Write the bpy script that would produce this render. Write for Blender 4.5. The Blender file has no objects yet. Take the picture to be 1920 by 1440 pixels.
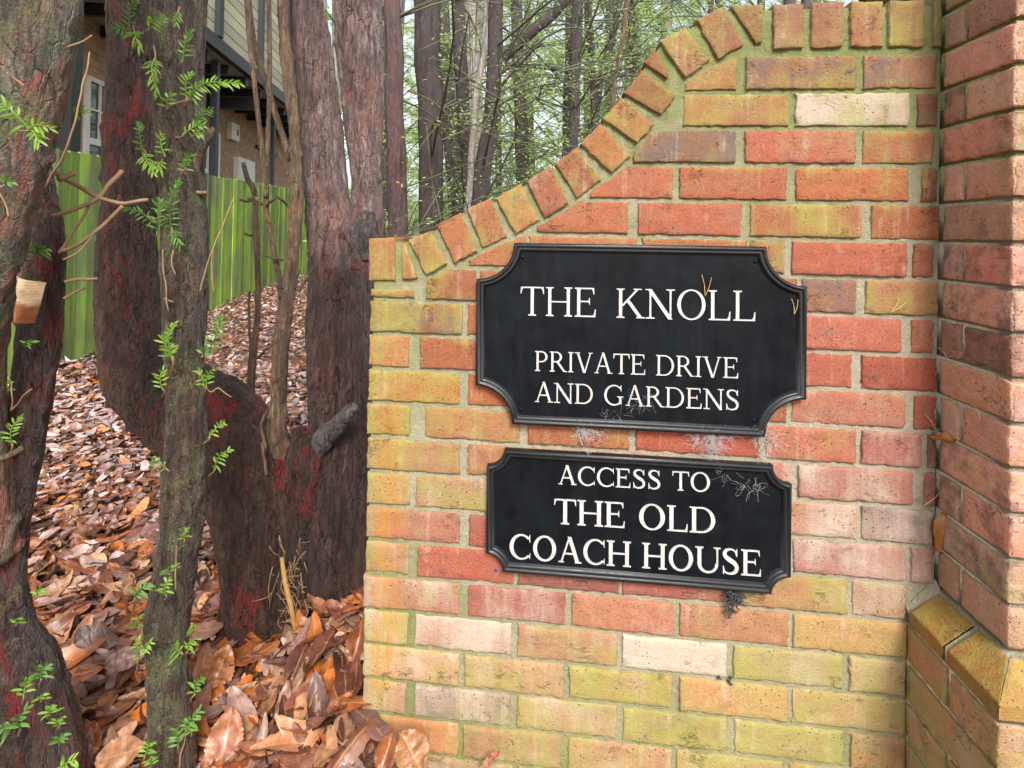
import bpy, bmesh, math, random
import numpy as np
from mathutils import Vector, Matrix, noise
rnd = random.Random(7)
C = bpy.context.scene.collection
S = bpy.context.scene
# ------------------------------------------------------------------ camera
CAM = Vector((0.391, -1.138, 1.175))
YAW, PIT, ROL = math.radians(-6.08), math.radians(0.48), math.radians(1.12)
FPX, PCX, PCY = 1000.0, 926.0, 429.0          # in pixels of the 1920 x 1440 photograph
_f = Vector((math.sin(YAW)*math.cos(PIT), math.cos(YAW)*math.cos(PIT), math.sin(PIT)))
_r0 = Vector((math.cos(YAW), -math.sin(YAW), 0)); _u0 = _r0.cross(_f)
_r = math.cos(ROL)*_r0 + math.sin(ROL)*_u0
_u = -math.sin(ROL)*_r0 + math.cos(ROL)*_u0
cam = bpy.data.cameras.new('camera'); camo = bpy.data.objects.new('camera', cam); C.objects.link(camo)
camo.matrix_world = Matrix(((_r.x, _u.x, -_f.x, CAM.x), (_r.y, _u.y, -_f.y, CAM.y), (_r.z, _u.z, -_f.z, CAM.z), (0, 0, 0, 1)))
cam.sensor_width = 36; cam.lens = 36*FPX/1920
cam.shift_x = (960-PCX)/1920; cam.shift_y = -(720-PCY)/1920
cam.clip_start = 0.05; cam.clip_end = 400
S.camera = camo
# ------------------------------------------------------------------ sky, sun, exposure
SUN_DIR = Vector((0.22, -0.80, 0.74)).normalized()
wd = bpy.data.worlds.new('World'); S.world = wd; wd.use_nodes = True
nt = wd.node_tree; nt.nodes.clear()
sky = nt.nodes.new('ShaderNodeTexSky'); sky.sky_type = 'NISHITA'; sky.sun_disc = False
sky.sun_elevation = math.asin(SUN_DIR.z); sky.sun_rotation = math.atan2(SUN_DIR.x, SUN_DIR.y)
sky.air_density = 1.2; sky.dust_density = 4.0; sky.ozone_density = 1.0
hs = nt.nodes.new('ShaderNodeHueSaturation'); hs.inputs['Saturation'].default_value = 0.40
bg = nt.nodes.new('ShaderNodeBackground'); bg.inputs['Strength'].default_value = 0.15
wo = nt.nodes.new('ShaderNodeOutputWorld')
nt.links.new(sky.outputs[0], hs.inputs['Color']); nt.links.new(hs.outputs[0], bg.inputs[0]); nt.links.new(bg.outputs[0], wo.inputs[0])
sl = bpy.data.lights.new('sun', 'SUN'); sl.energy = 2.3; sl.angle = math.radians(16); sl.color = (1.0, 0.965, 0.91)
so = bpy.data.objects.new('sun', sl); C.objects.link(so); so.location = (3, -6, 9)
so.rotation_euler = SUN_DIR.to_track_quat('Z', 'Y').to_euler()
S.view_settings.view_transform = 'Standard'; S.view_settings.look = 'None'
S.view_settings.exposure = 1.0; S.view_settings.gamma = 1.0
# ------------------------------------------------------------------ pixel helpers
def ray(px, py): return _f + _r*((px-PCX)/FPX) - _u*((py-PCY)/FPX)
def P(px, py, d): return CAM + ray(px, py)*d
def onY(px, py, y=0.0):
    d = ray(px, py); return CAM + d*((y-CAM.y)/d.y)
def onX(px, py, x):
    d = ray(px, py); return CAM + d*((x-CAM.x)/d.x)
def onZ(px, py, z):
    d = ray(px, py); return CAM + d*((z-CAM.z)/d.z)
def lin(r, g, b, k=1.0):
    f = lambda c: (c/255/12.92 if c/255 <= .04045 else ((c/255+.055)/1.055)**2.4)*k
    return (f(r), f(g), f(b))
# ------------------------------------------------------------------ objects
def thing(name, label, cat, loc, group=None):
    o = bpy.data.objects.new(name, None); C.objects.link(o); o.location = loc
    o.empty_display_size = 0.1
    return tag(o, label, cat, group)
def tag(o, label=None, cat=None, group=None, kind=None):
    if label: o['label'] = label
    if cat: o['category'] = cat
    if group: o['group'] = group
    if kind: o['kind'] = kind
    return o
def base_of(o):
    v = Vector((0, 0, 0))
    while o is not None: v = v + o.location; o = o.parent
    return v
class MB:
    def __init__(s): s.v = []; s.f = []; s.a = {}
    def add(s, verts, faces, **attrs):
        n = len(s.v); s.v.extend([tuple(v) for v in verts])
        s.f.extend([tuple(i+n for i in f) for f in faces])
        for k in set(list(attrs)+list(s.a)):
            L = s.a.setdefault(k, [])
            while len(L) < n: L.append((0, 0, 0))
            val = attrs.get(k)
            if val is None: L.extend([(0, 0, 0)]*len(verts))
            elif isinstance(val, tuple): L.extend([val]*len(verts))
            else: L.extend(val)
    def build(s, name, mat, parent=None, smooth=True, loc=None):
        me = bpy.data.meshes.new(name)
        off = base_of(parent) if parent is not None else Vector(loc or (0, 0, 0))
        va = np.array(s.v, dtype=float) - np.array(off)
        me.from_pydata([tuple(x) for x in va], [], s.f)
        for k, L in s.a.items():
            at = me.attributes.new(k, 'FLOAT_COLOR', 'POINT')
            arr = np.ones((len(s.v), 4), dtype=np.float32); arr[:, :3] = np.array(L, dtype=np.float32)
            at.data.foreach_set('color', arr.ravel())
        if smooth: me.polygons.foreach_set('use_smooth', [True]*len(me.polygons))
        me.materials.append(mat); me.update()
        o = bpy.data.objects.new(name, me); C.objects.link(o)
        if parent is not None: o.parent = parent
        else: o.location = off
        return o
def box(mb, c, u, v, w, hu, hv, hw, **at):
    c = Vector(c); pts = []
    for a in (-1, 1):
        for b in (-1, 1):
            for d in (-1, 1): pts.append(c+u*(a*hu)+v*(b*hv)+w*(d*hw))
    mb.add(pts, [(0, 1, 3, 2), (4, 6, 7, 5), (0, 4, 5, 1), (2, 3, 7, 6), (0, 2, 6, 4), (1, 5, 7, 3)], **at)
def spline(pts, n):
    """Catmull-Rom through rows of numbers, about n samples"""
    A = np.array(pts, dtype=float); m = len(A)
    if m < 3:
        t = np.linspace(0, 1, n)[:, None]; return A[0]*(1-t)+A[-1]*t
    A2 = np.vstack([2*A[0]-A[1], A, 2*A[-1]-A[-2]]); out = []
    for q in np.linspace(0, m-1, n):
        i = min(int(q), m-2); t = q-i; p0, p1, p2, p3 = A2[i:i+4]
        out.append(.5*((2*p1)+(-p0+p2)*t+(2*p0-5*p1+4*p2-p3)*t*t+(-p0+3*p1-3*p2+p3)*t**3))
    return np.array(out)
def tube(mb, pts, rad, k=8, cap=True, rfun=None, **at):
    pts = [Vector(p) for p in pts]; n = len(pts); vs = []; fs = []
    ref = None
    for i, p in enumerate(pts):
        t = (pts[min(i+1, n-1)]-pts[max(i-1, 0)]).normalized()
        if ref is None: ref = t.orthogonal().normalized()
        ref = (ref-t*ref.dot(t)).normalized(); bi = t.cross(ref)
        r = rad[i] if hasattr(rad, '__len__') else rad
        for j in range(k):
            a = 2*math.pi*j/k; vs.append(p+(ref*math.cos(a)+bi*math.sin(a))*r)
    for i in range(n-1):
        for j in range(k):
            j2 = (j+1) % k; fs.append((i*k+j, i*k+j2, (i+1)*k+j2, (i+1)*k+j))
    if cap:
        fs.append(tuple(range(k-1, -1, -1))); fs.append(tuple((n-1)*k+j for j in range(k)))
    mb.add(vs, fs, **at)
# ------------------------------------------------------------------ materials
class NT:
    def __init__(s, name, rough=.8, spec=.5):
        s.m = bpy.data.materials.new(name); s.m.use_nodes = True; s.t = s.m.node_tree
        s.b = s.t.nodes['Principled BSDF']; s.b.inputs['Roughness'].default_value = rough
        s.b.inputs['Specular IOR Level'].default_value = spec
    def n(s, typ, **kw):
        x = s.t.nodes.new('ShaderNode'+typ)
        for k, v in kw.items():
            if k.startswith('i_'): x.inputs[k[2:].replace('_', ' ')].default_value = v
            else: setattr(x, k, v)
        return x
    def lk(s, a, b): s.t.links.new(a, b)
    def attr(s, name): return s.n('Attribute', attribute_name=name)
    def pos(s, sx=1, sy=1, sz=1, obj=False):
        p = s.n('TexCoord').outputs['Object'] if obj else s.n('NewGeometry').outputs['Position']
        m = s.n('Mapping'); m.inputs['Scale'].default_value = (sx, sy, sz); s.lk(p, m.inputs[0]); return m.outputs[0]
    def noise(s, vec, scale, detail=4, rough=.6, dist=0):
        x = s.n('TexNoise', i_Scale=scale, i_Detail=detail, i_Roughness=rough, i_Distortion=dist); s.lk(vec, x.inputs['Vector']); return x.outputs['Fac']
    def ramp(s, fac, stops):
        x = s.n('ValToRGB'); e = x.color_ramp.elements
        while len(e) < len(stops): e.new(0.5)
        for q, (p, c) in zip(e, stops): q.position = p; q.color = (c, c, c, 1) if not hasattr(c, '__len__') else (*c, 1)
        s.lk(fac, x.inputs[0]); return x.outputs[0]
    def mix(s, fac, a, b, mode='MIX'):
        x = s.n('Mix', data_type='RGBA', blend_type=mode)
        for v, i in ((fac, 0), (a, 6), (b, 7)):
            if hasattr(v, 'links'): s.lk(v, x.inputs[i])
            else: x.inputs[i].default_value = v if not hasattr(v, '__len__') else (*v, 1)
        return x.outputs[2]
    def math(s, op, a, b=None, clamp=False):
        x = s.n('Math', operation=op, use_clamp=clamp)
        for v, i in ((a, 0), (b, 1)):
            if v is None: continue
            if hasattr(v, 'links'): s.lk(v, x.inputs[i])
            else: x.inputs[i].default_value = v
        return x.outputs[0]
    def col(s, v): s.lk(v, s.b.inputs['Base Color'])
    def rgh(s, v): s.lk(v, s.b.inputs['Roughness'])
    def bump(s, h, strength=.5, dist=.01, prev=None):
        x = s.n('Bump', i_Strength=strength, i_Distance=dist); s.lk(h, x.inputs['Height'])
        if prev: s.lk(prev, x.inputs['Normal'])
        s.lk(x.outputs[0], s.b.inputs['Normal']); return x.outputs[0]
def sep(m, c): x = m.n('SeparateColor'); m.lk(c, x.inputs[0]); return x.outputs
def plain(name, c, rough=.6, var=.25, scale=30, bump=.2):
    m = NT(name, rough); p = m.pos(); f = m.noise(p, scale, 5)
    m.col(m.mix(f, tuple(x*(1-var) for x in c), tuple(x*(1+var) for x in c)))
    if bump: m.bump(m.noise(p, scale*3, 4), bump, .004)
    return m.m
def wall_stains(m, c, k=1.0):
    p = m.pos(); xyz = m.n('SeparateXYZ'); m.lk(m.n('NewGeometry').outputs['Position'], xyz.inputs[0]); x, z = xyz.outputs[0], xyz.outputs[2]
    n = m.noise(p, 4.2, 6, .68, .6); n2 = m.noise(p, 21, 5, .7); run = m.noise(m.pos(38, 38, 2.6), 1.0, 5, .65, .3); f = m.noise(p, 90, 4, .7)
    buff = m.math('MULTIPLY', m.ramp(z, [(.12, 1), (.50, 0)]), m.ramp(m.math('ADD', m.math('MULTIPLY', n, .7), m.math('MULTIPLY', n2, .4)), [(.44, .03), (.70, .36)]))
    c = m.mix(m.math('MULTIPLY', buff, k), c, m.mix(n2, (.36, .26, .10), (.50, .41, .20)))
    zone = m.math('MAXIMUM', m.ramp(x, [(.02, .62), (.22, 0)]), m.math('MAXIMUM', m.ramp(m.math('DIVIDE', z, 1.8), [(.0, .55), (.16, .30), (.3, .06), (.62, .08), (.84, .34)]), .08))
    g = m.math('ADD', m.math('ADD', m.math('MULTIPLY', n, .55), m.math('MULTIPLY', run, .45)), m.math('ADD', m.math('MULTIPLY', zone, .30), m.math('MULTIPLY', m.math('SUBTRACT', f, .5), .35)))
    c = m.mix(m.math('MULTIPLY', m.ramp(g, [(.60, 0), (.80, .62)]), k), c, m.mix(f, (.15, .165, .03), (.32, .34, .10)))
    lr = m.math('ADD', m.math('MULTIPLY', m.noise(m.pos(60, 60, 3.2), 1.0, 4, .6), .6), m.math('MULTIPLY', n2, .4))
    c = m.mix(m.math('MULTIPLY', m.ramp(lr, [(.55, 0), (.70, .42)]), k), c, (.50, .43, .35))
    gr = m.math('ADD', m.math('MULTIPLY', m.noise(p, 6.5, 6, .72, .9), .7), m.math('MULTIPLY', f, .3))
    return m.mix(m.math('MULTIPLY', m.ramp(gr, [(.56, 0), (.72, .50)]), k), c, (.10, .085, .06))
def brick_material():
    m = NT('weathered_brick', .82, .35)
    p = m.pos(); tint = m.attr('tint').outputs['Color']; w = sep(m, m.attr('wear').outputs['Color'])
    big = m.noise(p, 9, 4, .6, .3); mid = m.noise(p, 38, 5, .65); fine = m.noise(p, 260, 4, .7); fine2 = m.noise(p, 700, 2, .6)
    drip = m.noise(m.pos(70, 70, 7), 1.0, 4, .6)
    t2 = m.attr('tint2').outputs['Color']; blot = m.noise(m.pos(13, 13, 22), 1.0, 5, .62, .6)
    c = m.mix(m.ramp(blot, [(.40, 0), (.62, 1)]), tint, t2)
    c = m.mix(1.0, c, m.ramp(fine, [(.25, .66), (.75, 1.26)]), 'MULTIPLY')
    c = m.mix(1.0, c, m.ramp(fine2, [(.3, .82), (.7, 1.14)]), 'MULTIPLY')
    c = m.mix(m.ramp(mid, [(.42, 0), (.75, .6)]), c, m.mix(1.0, c, (.68, .56, .52), 'MULTIPLY'))
    c = m.mix(m.ramp(big, [(.45, 0), (.8, .55)]), c, m.mix(1.0, c, (1.05, 1.3, 1.25), 'MULTIPLY'))
    # pale salt bloom
    lf = m.math('ADD', m.math('MULTIPLY', m.math('ADD', mid, drip), .5), m.math('SUBTRACT', w[1], .5))
    c = m.mix(m.ramp(lf, [(.40, 0), (.86, .80)]), c, m.mix(mid, (.36, .29, .235), (.50, .435, .36)))
    # algae
    mf = m.math('ADD', m.math('MULTIPLY', m.math('ADD', big, drip), .5), m.math('SUBTRACT', w[0], .5))
    c = m.mix(m.ramp(mf, [(.44, 0), (.80, .84)]), c, m.mix(mid, (.17, .145, .03), (.35, .33, .085)))
    # soot
    sf = m.math('ADD', mid, m.math('SUBTRACT', w[2], .5))
    c = m.mix(m.ramp(sf, [(.42, 0), (.7, .75)]), c, (.115, .095, .085))
    c = wall_stains(m, c)
    # rusty run-off that has stained the wall near its free end
    xyz = m.n('SeparateXYZ'); m.lk(m.n('NewGeometry').outputs['Position'], xyz.inputs[0])
    d = m.math('ABSOLUTE', m.math('SUBTRACT', xyz.outputs[0], .052))
    band = m.ramp(m.math('MULTIPLY', d, 10), [(.16, 1), (.42, 0)])
    hz = m.ramp(xyz.outputs[2], [(.12, 0), (.2, 1), (.62, 1), (.85, 0)])
    st = m.noise(m.pos(150, 0, 7), 1.0, 5, .7, .8)
    stf = m.math('MULTIPLY', m.math('MULTIPLY', band, hz), m.ramp(st, [(.38, 0), (.62, .78)]))
    c = m.mix(stf, c, (.40, .17, .012))
    # pits
    vor = m.n('TexVoronoi', i_Scale=120); m.lk(p, vor.inputs['Vector'])
    pit = m.math('MULTIPLY', m.ramp(vor.outputs['Distance'], [(.10, 1), (.2, 0)]), m.ramp(m.noise(p, 14, 2), [(.48, 0), (.6, 1)]))
    c = m.mix(m.math('MULTIPLY', pit, .8), c, (.045, .03, .022))
    # drag cracks
    cr = m.noise(m.pos(22, 22, 65), 1.0, 5, .7, 1.2)
    crk = m.math('MULTIPLY', m.ramp(m.math('ABSOLUTE', m.math('SUBTRACT', cr, .5)), [(.0, 1), (.016, 0)]), m.ramp(m.noise(p, 12, 2), [(.60, 0), (.70, .9)]))
    c = m.mix(m.math('MULTIPLY', crk, .6), c, (.09, .05, .03))
    m.col(c)
    h = m.math('ADD', m.math('MULTIPLY', fine, .6), m.math('MULTIPLY', mid, .8))
    h = m.math('ADD', h, m.math('MULTIPLY', fine2, .25))
    h = m.math('SUBTRACT', h, m.math('ADD', m.math('MULTIPLY', pit, 1.0), m.math('MULTIPLY', crk, .9)))
    m.bump(h, 1.0, .0042)
    return m.m
def mortar_material():
    m = NT('lime_mortar', .92, .2); p = m.pos()
    xyz = m.n('SeparateXYZ'); m.lk(m.n('NewGeometry').outputs['Position'], xyz.inputs[0])
    n1 = m.noise(p, 7, 4, .6); n2 = m.noise(p, 60, 5, .7); n3 = m.noise(p, 420, 3, .7)
    c = m.mix(n2, (.28, .25, .175), (.48, .435, .325))
    c = m.mix(1.0, c, m.ramp(n3, [(.25, .7), (.75, 1.2)]), 'MULTIPLY')
    hz = m.ramp(m.math('DIVIDE', xyz.outputs[2], 1.8), [(.0, .62), (.2, .42), (.35, .18), (.55, .30), (.72, .56), (.86, .80)])
    lf = m.ramp(m.math('ADD', xyz.outputs[0], 0), [(.0, .34), (.35, .0)])
    g = m.math('ADD', m.math('ADD', n1, m.math('MULTIPLY', n2, .35)), m.math('ADD', hz, lf))
    c = m.mix(m.ramp(m.math('MULTIPLY', g, .5), [(.50, 0), (.72, .86)]), c, m.mix(n2, (.10, .125, .03), (.24, .28, .085)))
    c = wall_stains(m, c, .7); dn = m.noise(p, 26, 6, .75, .5); c = m.mix(m.ramp(dn, [(.54, 0), (.74, .5)]), c, (.10, .09, .06))
    m.col(c); m.bump(m.math('ADD', m.math('ADD', n2, m.math('MULTIPLY', n3, .8)), m.math('MULTIPLY', dn, 1.2)), 1.0, .006); return m.m
def bark_material(name, dark, grey, red, redamt=.5, green=.3, rough=.45, scale=1.0, wet=False):
    m = NT(name, rough, .5); k = scale/.42; p = m.pos(k, k, k); P_ = lambda a, b: m.pos(a*k, a*k, b*k)
    wob = m.noise(p, 9, 4, .6, .4)
    grain = m.noise(P_(95, 15), 1.0, 6, .72, .5); fib = m.noise(P_(230, 26), 1.0, 4, .7); fine = m.noise(p, 210, 5, .72); mid = m.noise(P_(17, 9), 1.0, 5, .68, .7)
    mp = P_(52, 17); ad = m.n('VectorMath', operation='ADD'); m.lk(mp, ad.inputs[0])
    nn = m.n('TexNoise', i_Scale=14.0, i_Detail=6.0); m.lk(p, nn.inputs['Vector']); m.lk(nn.outputs['Color'], ad.inputs[1])
    vo = m.n('TexVoronoi', i_Scale=1.0, feature='DISTANCE_TO_EDGE'); m.lk(ad.outputs[0], vo.inputs['Vector'])
    vc = m.n('TexVoronoi', i_Scale=1.0); m.lk(ad.outputs[0], vc.inputs['Vector'])
    cell = sep(m, vc.outputs['Color'])[0]
    edge = m.math('MULTIPLY', m.ramp(vo.outputs['Distance'], [(.0, 1), (.07, 0)]), m.ramp(mid, [(.42, 0), (.6, 1)]))
    c = m.mix(m.ramp(grain, [(.36, 0), (.66, 1)]), dark, grey)
    c = m.mix(m.ramp(mid, [(.35, .65), (.62, 0)]), c, m.mix(1.0, dark, (.75, .7, .7), 'MULTIPLY'))
    c = m.mix(1.0, c, m.ramp(cell, [(0, .72), (1, 1.22)]), 'MULTIPLY')
    rp = m.math('ADD', m.noise(P_(10, 4.5), 1.0, 6, .66, .8), m.math('MULTIPLY', m.math('SUBTRACT', fine, .5), .22))
    rf = m.ramp(rp, [(.655-redamt*.16, 0), (.70-redamt*.16, .85)])
    c = m.mix(rf, c, m.mix(1.0, m.mix(fib, (.6, .6, .6), (1.25, 1.3, 1.3)), red, 'MULTIPLY'))
    gp = m.math('ADD', m.noise(p, 12, 6, .7, .8), m.math('MULTIPLY', m.math('SUBTRACT', fine, .5), .5))
    c = m.mix(m.ramp(gp, [(.66-green*.25, 0), (.84-green*.25, .8)]), c, m.mix(fine, (.05, .06, .025), (.20, .23, .10)))
    c = m.mix(1.0, c, m.ramp(fine, [(.28, .42), (.72, 1.5)]), 'MULTIPLY')
    c = m.mix(1.0, c, m.ramp(fib, [(.28, .66), (.72, 1.3)]), 'MULTIPLY')
    c = m.mix(m.math('MULTIPLY', edge, .38), c, (.016, .011, .010))
    sk = m.math('ADD', m.math('MULTIPLY', m.noise(P_(24, 2.0), 1.0, 6, .65, .5), .8), m.math('MULTIPLY', fine, .2))
    c = m.mix(m.ramp(sk, [(.50, 0), (.62, .72)]), c, m.mix(1.0, c, (.22, .19, .18), 'MULTIPLY'))
    wm = m.noise(P_(7, 3.2), 1.0, 5, .65, .6); c = m.mix(m.ramp(wm, [(.46, 0), (.66, .7)]), c, m.mix(1.0, c, (1.36, .94, .80), 'MULTIPLY'))
    if wet:
        wa = m.math('ADD', sep(m, m.attr('wet').outputs['Color'])[0], m.math('MULTIPLY', m.math('SUBTRACT', m.math('ADD', mid, m.math('MULTIPLY', grain, .6)), .8), 1.3))
        wf = m.ramp(wa, [(.25, 0), (.75, 1)]); c = m.mix(wf, c, m.mix(1.0, c, (.30, .25, .23), 'MULTIPLY'))
    sp = m.math('MULTIPLY', m.ramp(m.noise(p, 150, 2, .5), [(.70, 0), (.76, 1)]), m.ramp(wob, [(.45, 0), (.6, 1)]))
    c = m.mix(m.math('MULTIPLY', sp, .55), c, (.28, .26, .23))
    m.col(c); m.rgh(m.ramp(m.math('MULTIPLY', m.math('ADD', wob, grain), .5), [(.36, max(.16, rough-.2)), (.66, rough+.22)]))
    h = m.math('ADD', m.math('MULTIPLY', grain, 1.0), m.math('MULTIPLY', fine, .7))
    h = m.math('ADD', h, m.math('MULTIPLY', fib, .35)); h = m.math('ADD', h, m.math('MULTIPLY', cell, .25))
    h = m.math('SUBTRACT', h, m.math('MULTIPLY', edge, .45))
    nb_ = m.bump(h, 1.0, .013/k); m.b.inputs['Coat Weight'].default_value = .10 if rough < .45 else 0; m.b.inputs['Coat Roughness'].default_value = .16; m.lk(nb_, m.b.inputs['Coat Normal']); return m.m
def leaf_material(name='dead_leaf', rough=.42):
    m = NT(name, rough, .5); lc = m.attr('lcol').outputs['Color']; uv = m.attr('luv').outputs['Color']; s = sep(m, uv)
    p = m.pos(); n = m.noise(p, 60, 4, .65); n2 = m.noise(p, 400, 3, .6)
    side = m.math('ABSOLUTE', m.math('SUBTRACT', s[1], .5))
    ph = m.math('SUBTRACT', m.math('MULTIPLY', s[0], 88), m.math('MULTIPLY', side, 62))
    vein = m.ramp(m.math('SINE', ph), [(.75, 0), (1.0, 1)])
    rib = m.ramp(side, [(.012, 1), (.04, 0)])
    c = m.mix(1.0, lc, m.ramp(n, [(.25, .5), (.75, 1.4)]), 'MULTIPLY')
    c = m.mix(1.0, c, m.ramp(n2, [(.3, .85), (.7, 1.12)]), 'MULTIPLY')
    c = m.mix(m.math('MULTIPLY', vein, .28), c, m.mix(1.0, c, (.55, .5, .5), 'MULTIPLY'))
    c = m.mix(m.math('MULTIPLY', rib, .5), c, (.40, .26, .13))
    m.col(c); m.rgh(m.ramp(m.noise(p, 130, 4, .7), [(.3, .26), (.75, .58)]))
    h = m.math('ADD', m.math('MULTIPLY', vein, -.6), m.math('MULTIPLY', n, .6)); m.bump(h, .35, .0018)
    m.b.inputs['Specular IOR Level'].default_value = .6
    m.b.inputs['Subsurface Weight'].default_value = 0.0
    return m.m
def green_material(name, a, b, rough=.45):
    m = NT(name, rough, .5); f = m.ramp(m.noise(m.pos(), 30, 4, .7), [(.3, 0), (.7, 1)])
    c = m.mix(f, a, b); m.col(c)
    tr = m.n('BsdfTranslucent'); m.lk(c, tr.inputs['Color']); ms = m.n('MixShader', i_Fac=.55); out = m.t.nodes['Material Output']
    m.lk(m.b.outputs[0], ms.inputs[1]); m.lk(tr.outputs[0], ms.inputs[2]); m.lk(ms.outputs[0], out.inputs['Surface'])
    return m.m
M = {}
M['brick'] = brick_material(); M['mortar'] = mortar_material()
M['bark_a'] = bark_material('flaking_yew_bark', (.075, .060, .050), (.34, .30, .26), (.36, .09, .08), .95, .95, .30, .42)
M['bark_b'] = bark_material('dark_wet_yew_bark', (.026, .0145, .0105), (.105, .055, .040), (.17, .017, .016), .58, .14, .22, .42)
M['bark_d'] = bark_material('purple_yew_bark', (.095, .062, .060), (.38, .275, .26), (.24, .080, .072), .52, .18, .28, .42, True)
M['bark_e'] = bark_material('mossy_yew_bark', (.036, .026, .019), (.15, .112, .088), (.15, .022, .020), .42, .60, .24, .42)
M['bark_r'] = bark_material('red_stained_yew_bark', (.034, .021, .019), (.145, .095, .085), (.18, .021, .024), .78, .35, .24, .42)
M['bark_f'] = bark_material('thin_stem_bark', (.085, .055, .032), (.30, .21, .125), (.22, .13, .055), .4, .35, .6, .6)
M['bark_far'] = bark_material('woodland_bark', (.034, .027, .029), (.13, .10, .102), (.10, .038, .040), .30, .34, .5, .6)
M['bark_red'] = bark_material('red_woodland_bark', (.075, .045, .048), (.20, .125, .125), (.16, .055, .055), .6, .2, .6, .6)
M['bark_pale'] = bark_material('pale_woodland_bark', (.24, .235, .215), (.46, .46, .43), (.32, .26, .24), .2, .5, .7, .5)  # on far trunks this paleness is mist put into the bark colour
M['deadwood'] = bark_material('grey_dead_wood', (.045, .042, .042), (.22, .20, .20), (.12, .06, .06), .35, .1, .34, .42)
M['twig'] = plain('dry_twig', (.20, .12, .06), .7, .45, 60)
M['straw'] = plain('dry_needle', (.55, .36, .16), .6, .3, 60, 0)
M['web'] = plain('old_cobweb', (.42, .42, .43), .8, .3, 60, 0)
M['dirt'] = plain('black_web_dirt', (.05, .05, .052), .9, .5, 200)
M['leaf'] = leaf_material()
M['sprig'] = green_material('young_yew_needles', (.12, .28, .025), (.36, .58, .09))
M['sprig_old'] = green_material('older_yew_needles', (.07, .20, .035), (.22, .42, .085))
M['needle'] = green_material('woodland_foliage', (.28, .46, .10), (.60, .78, .30), .6)
M['needle_dark'] = green_material('dark_woodland_foliage', (.14, .22, .07), (.30, .40, .15), .6)
# ------------------------------------------------------------------ ground
def smooth(a, b, x):
    t = min(1, max(0, (x-a)/(b-a))); return t*t*(3-2*t)
F0 = P(110, 690, 4.38); F1 = P(530, 527, 10.4)      # the foot of the fence
def gz(x, y):
    s = F0.z*smooth(.6, 3.5, y)+(F1.z-F0.z)*smooth(3.0, 9.5, y)
    z = s + .35*smooth(9, 30, y)
    z += .10*math.exp(-((x+.12)**2/.05+(y-.28)**2/.10))           # leaves banked up behind the wall's end
    z += .07*math.exp(-((x+.02)**2/.02+(y+.06)**2/.02))
    z += .03*noise.noise(Vector((x*2.1, y*2.1, 3)))*smooth(-.4, .6, y)
    return z
def build_ground():
    mb = MB()
    xs = np.concatenate([np.linspace(-200, -14, 16), np.linspace(-13, -2.6, 28), np.linspace(-2.5, 2.5, 80), np.linspace(2.7, 14, 22), np.linspace(16, 200, 16)])
    ys = np.concatenate([np.linspace(-60, -3, 12), np.linspace(-2.8, 3, 90), np.linspace(3.2, 14, 40), np.linspace(15, 300, 24)])
    V = [(x, y, gz(x, y)-.012) for y in ys for x in xs]; nx = len(xs)
    Fc = [(j*nx+i, j*nx+i+1, (j+1)*nx+i+1, (j+1)*nx+i) for j in range(len(ys)-1) for i in range(nx-1)]
    mb.add(V, Fc)
    m = NT('leaf_mould', .9); p = m.pos(); n = m.noise(p, 14, 6, .7)
    v = m.n('TexVoronoi', i_Scale=16); m.lk(p, v.inputs['Vector'])
    c = m.mix(n, (.04, .022, .014), (.17, .085, .05)); c = m.mix(.55, c, m.mix(v.outputs['Color'], (.07, .03, .018), (.26, .15, .10)))
    m.col(c); m.bump(m.math('ADD', n, v.outputs['Distance']), .8, .03)
    tag(mb.build('ground', m.m), kind='structure')
build_ground()
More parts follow.
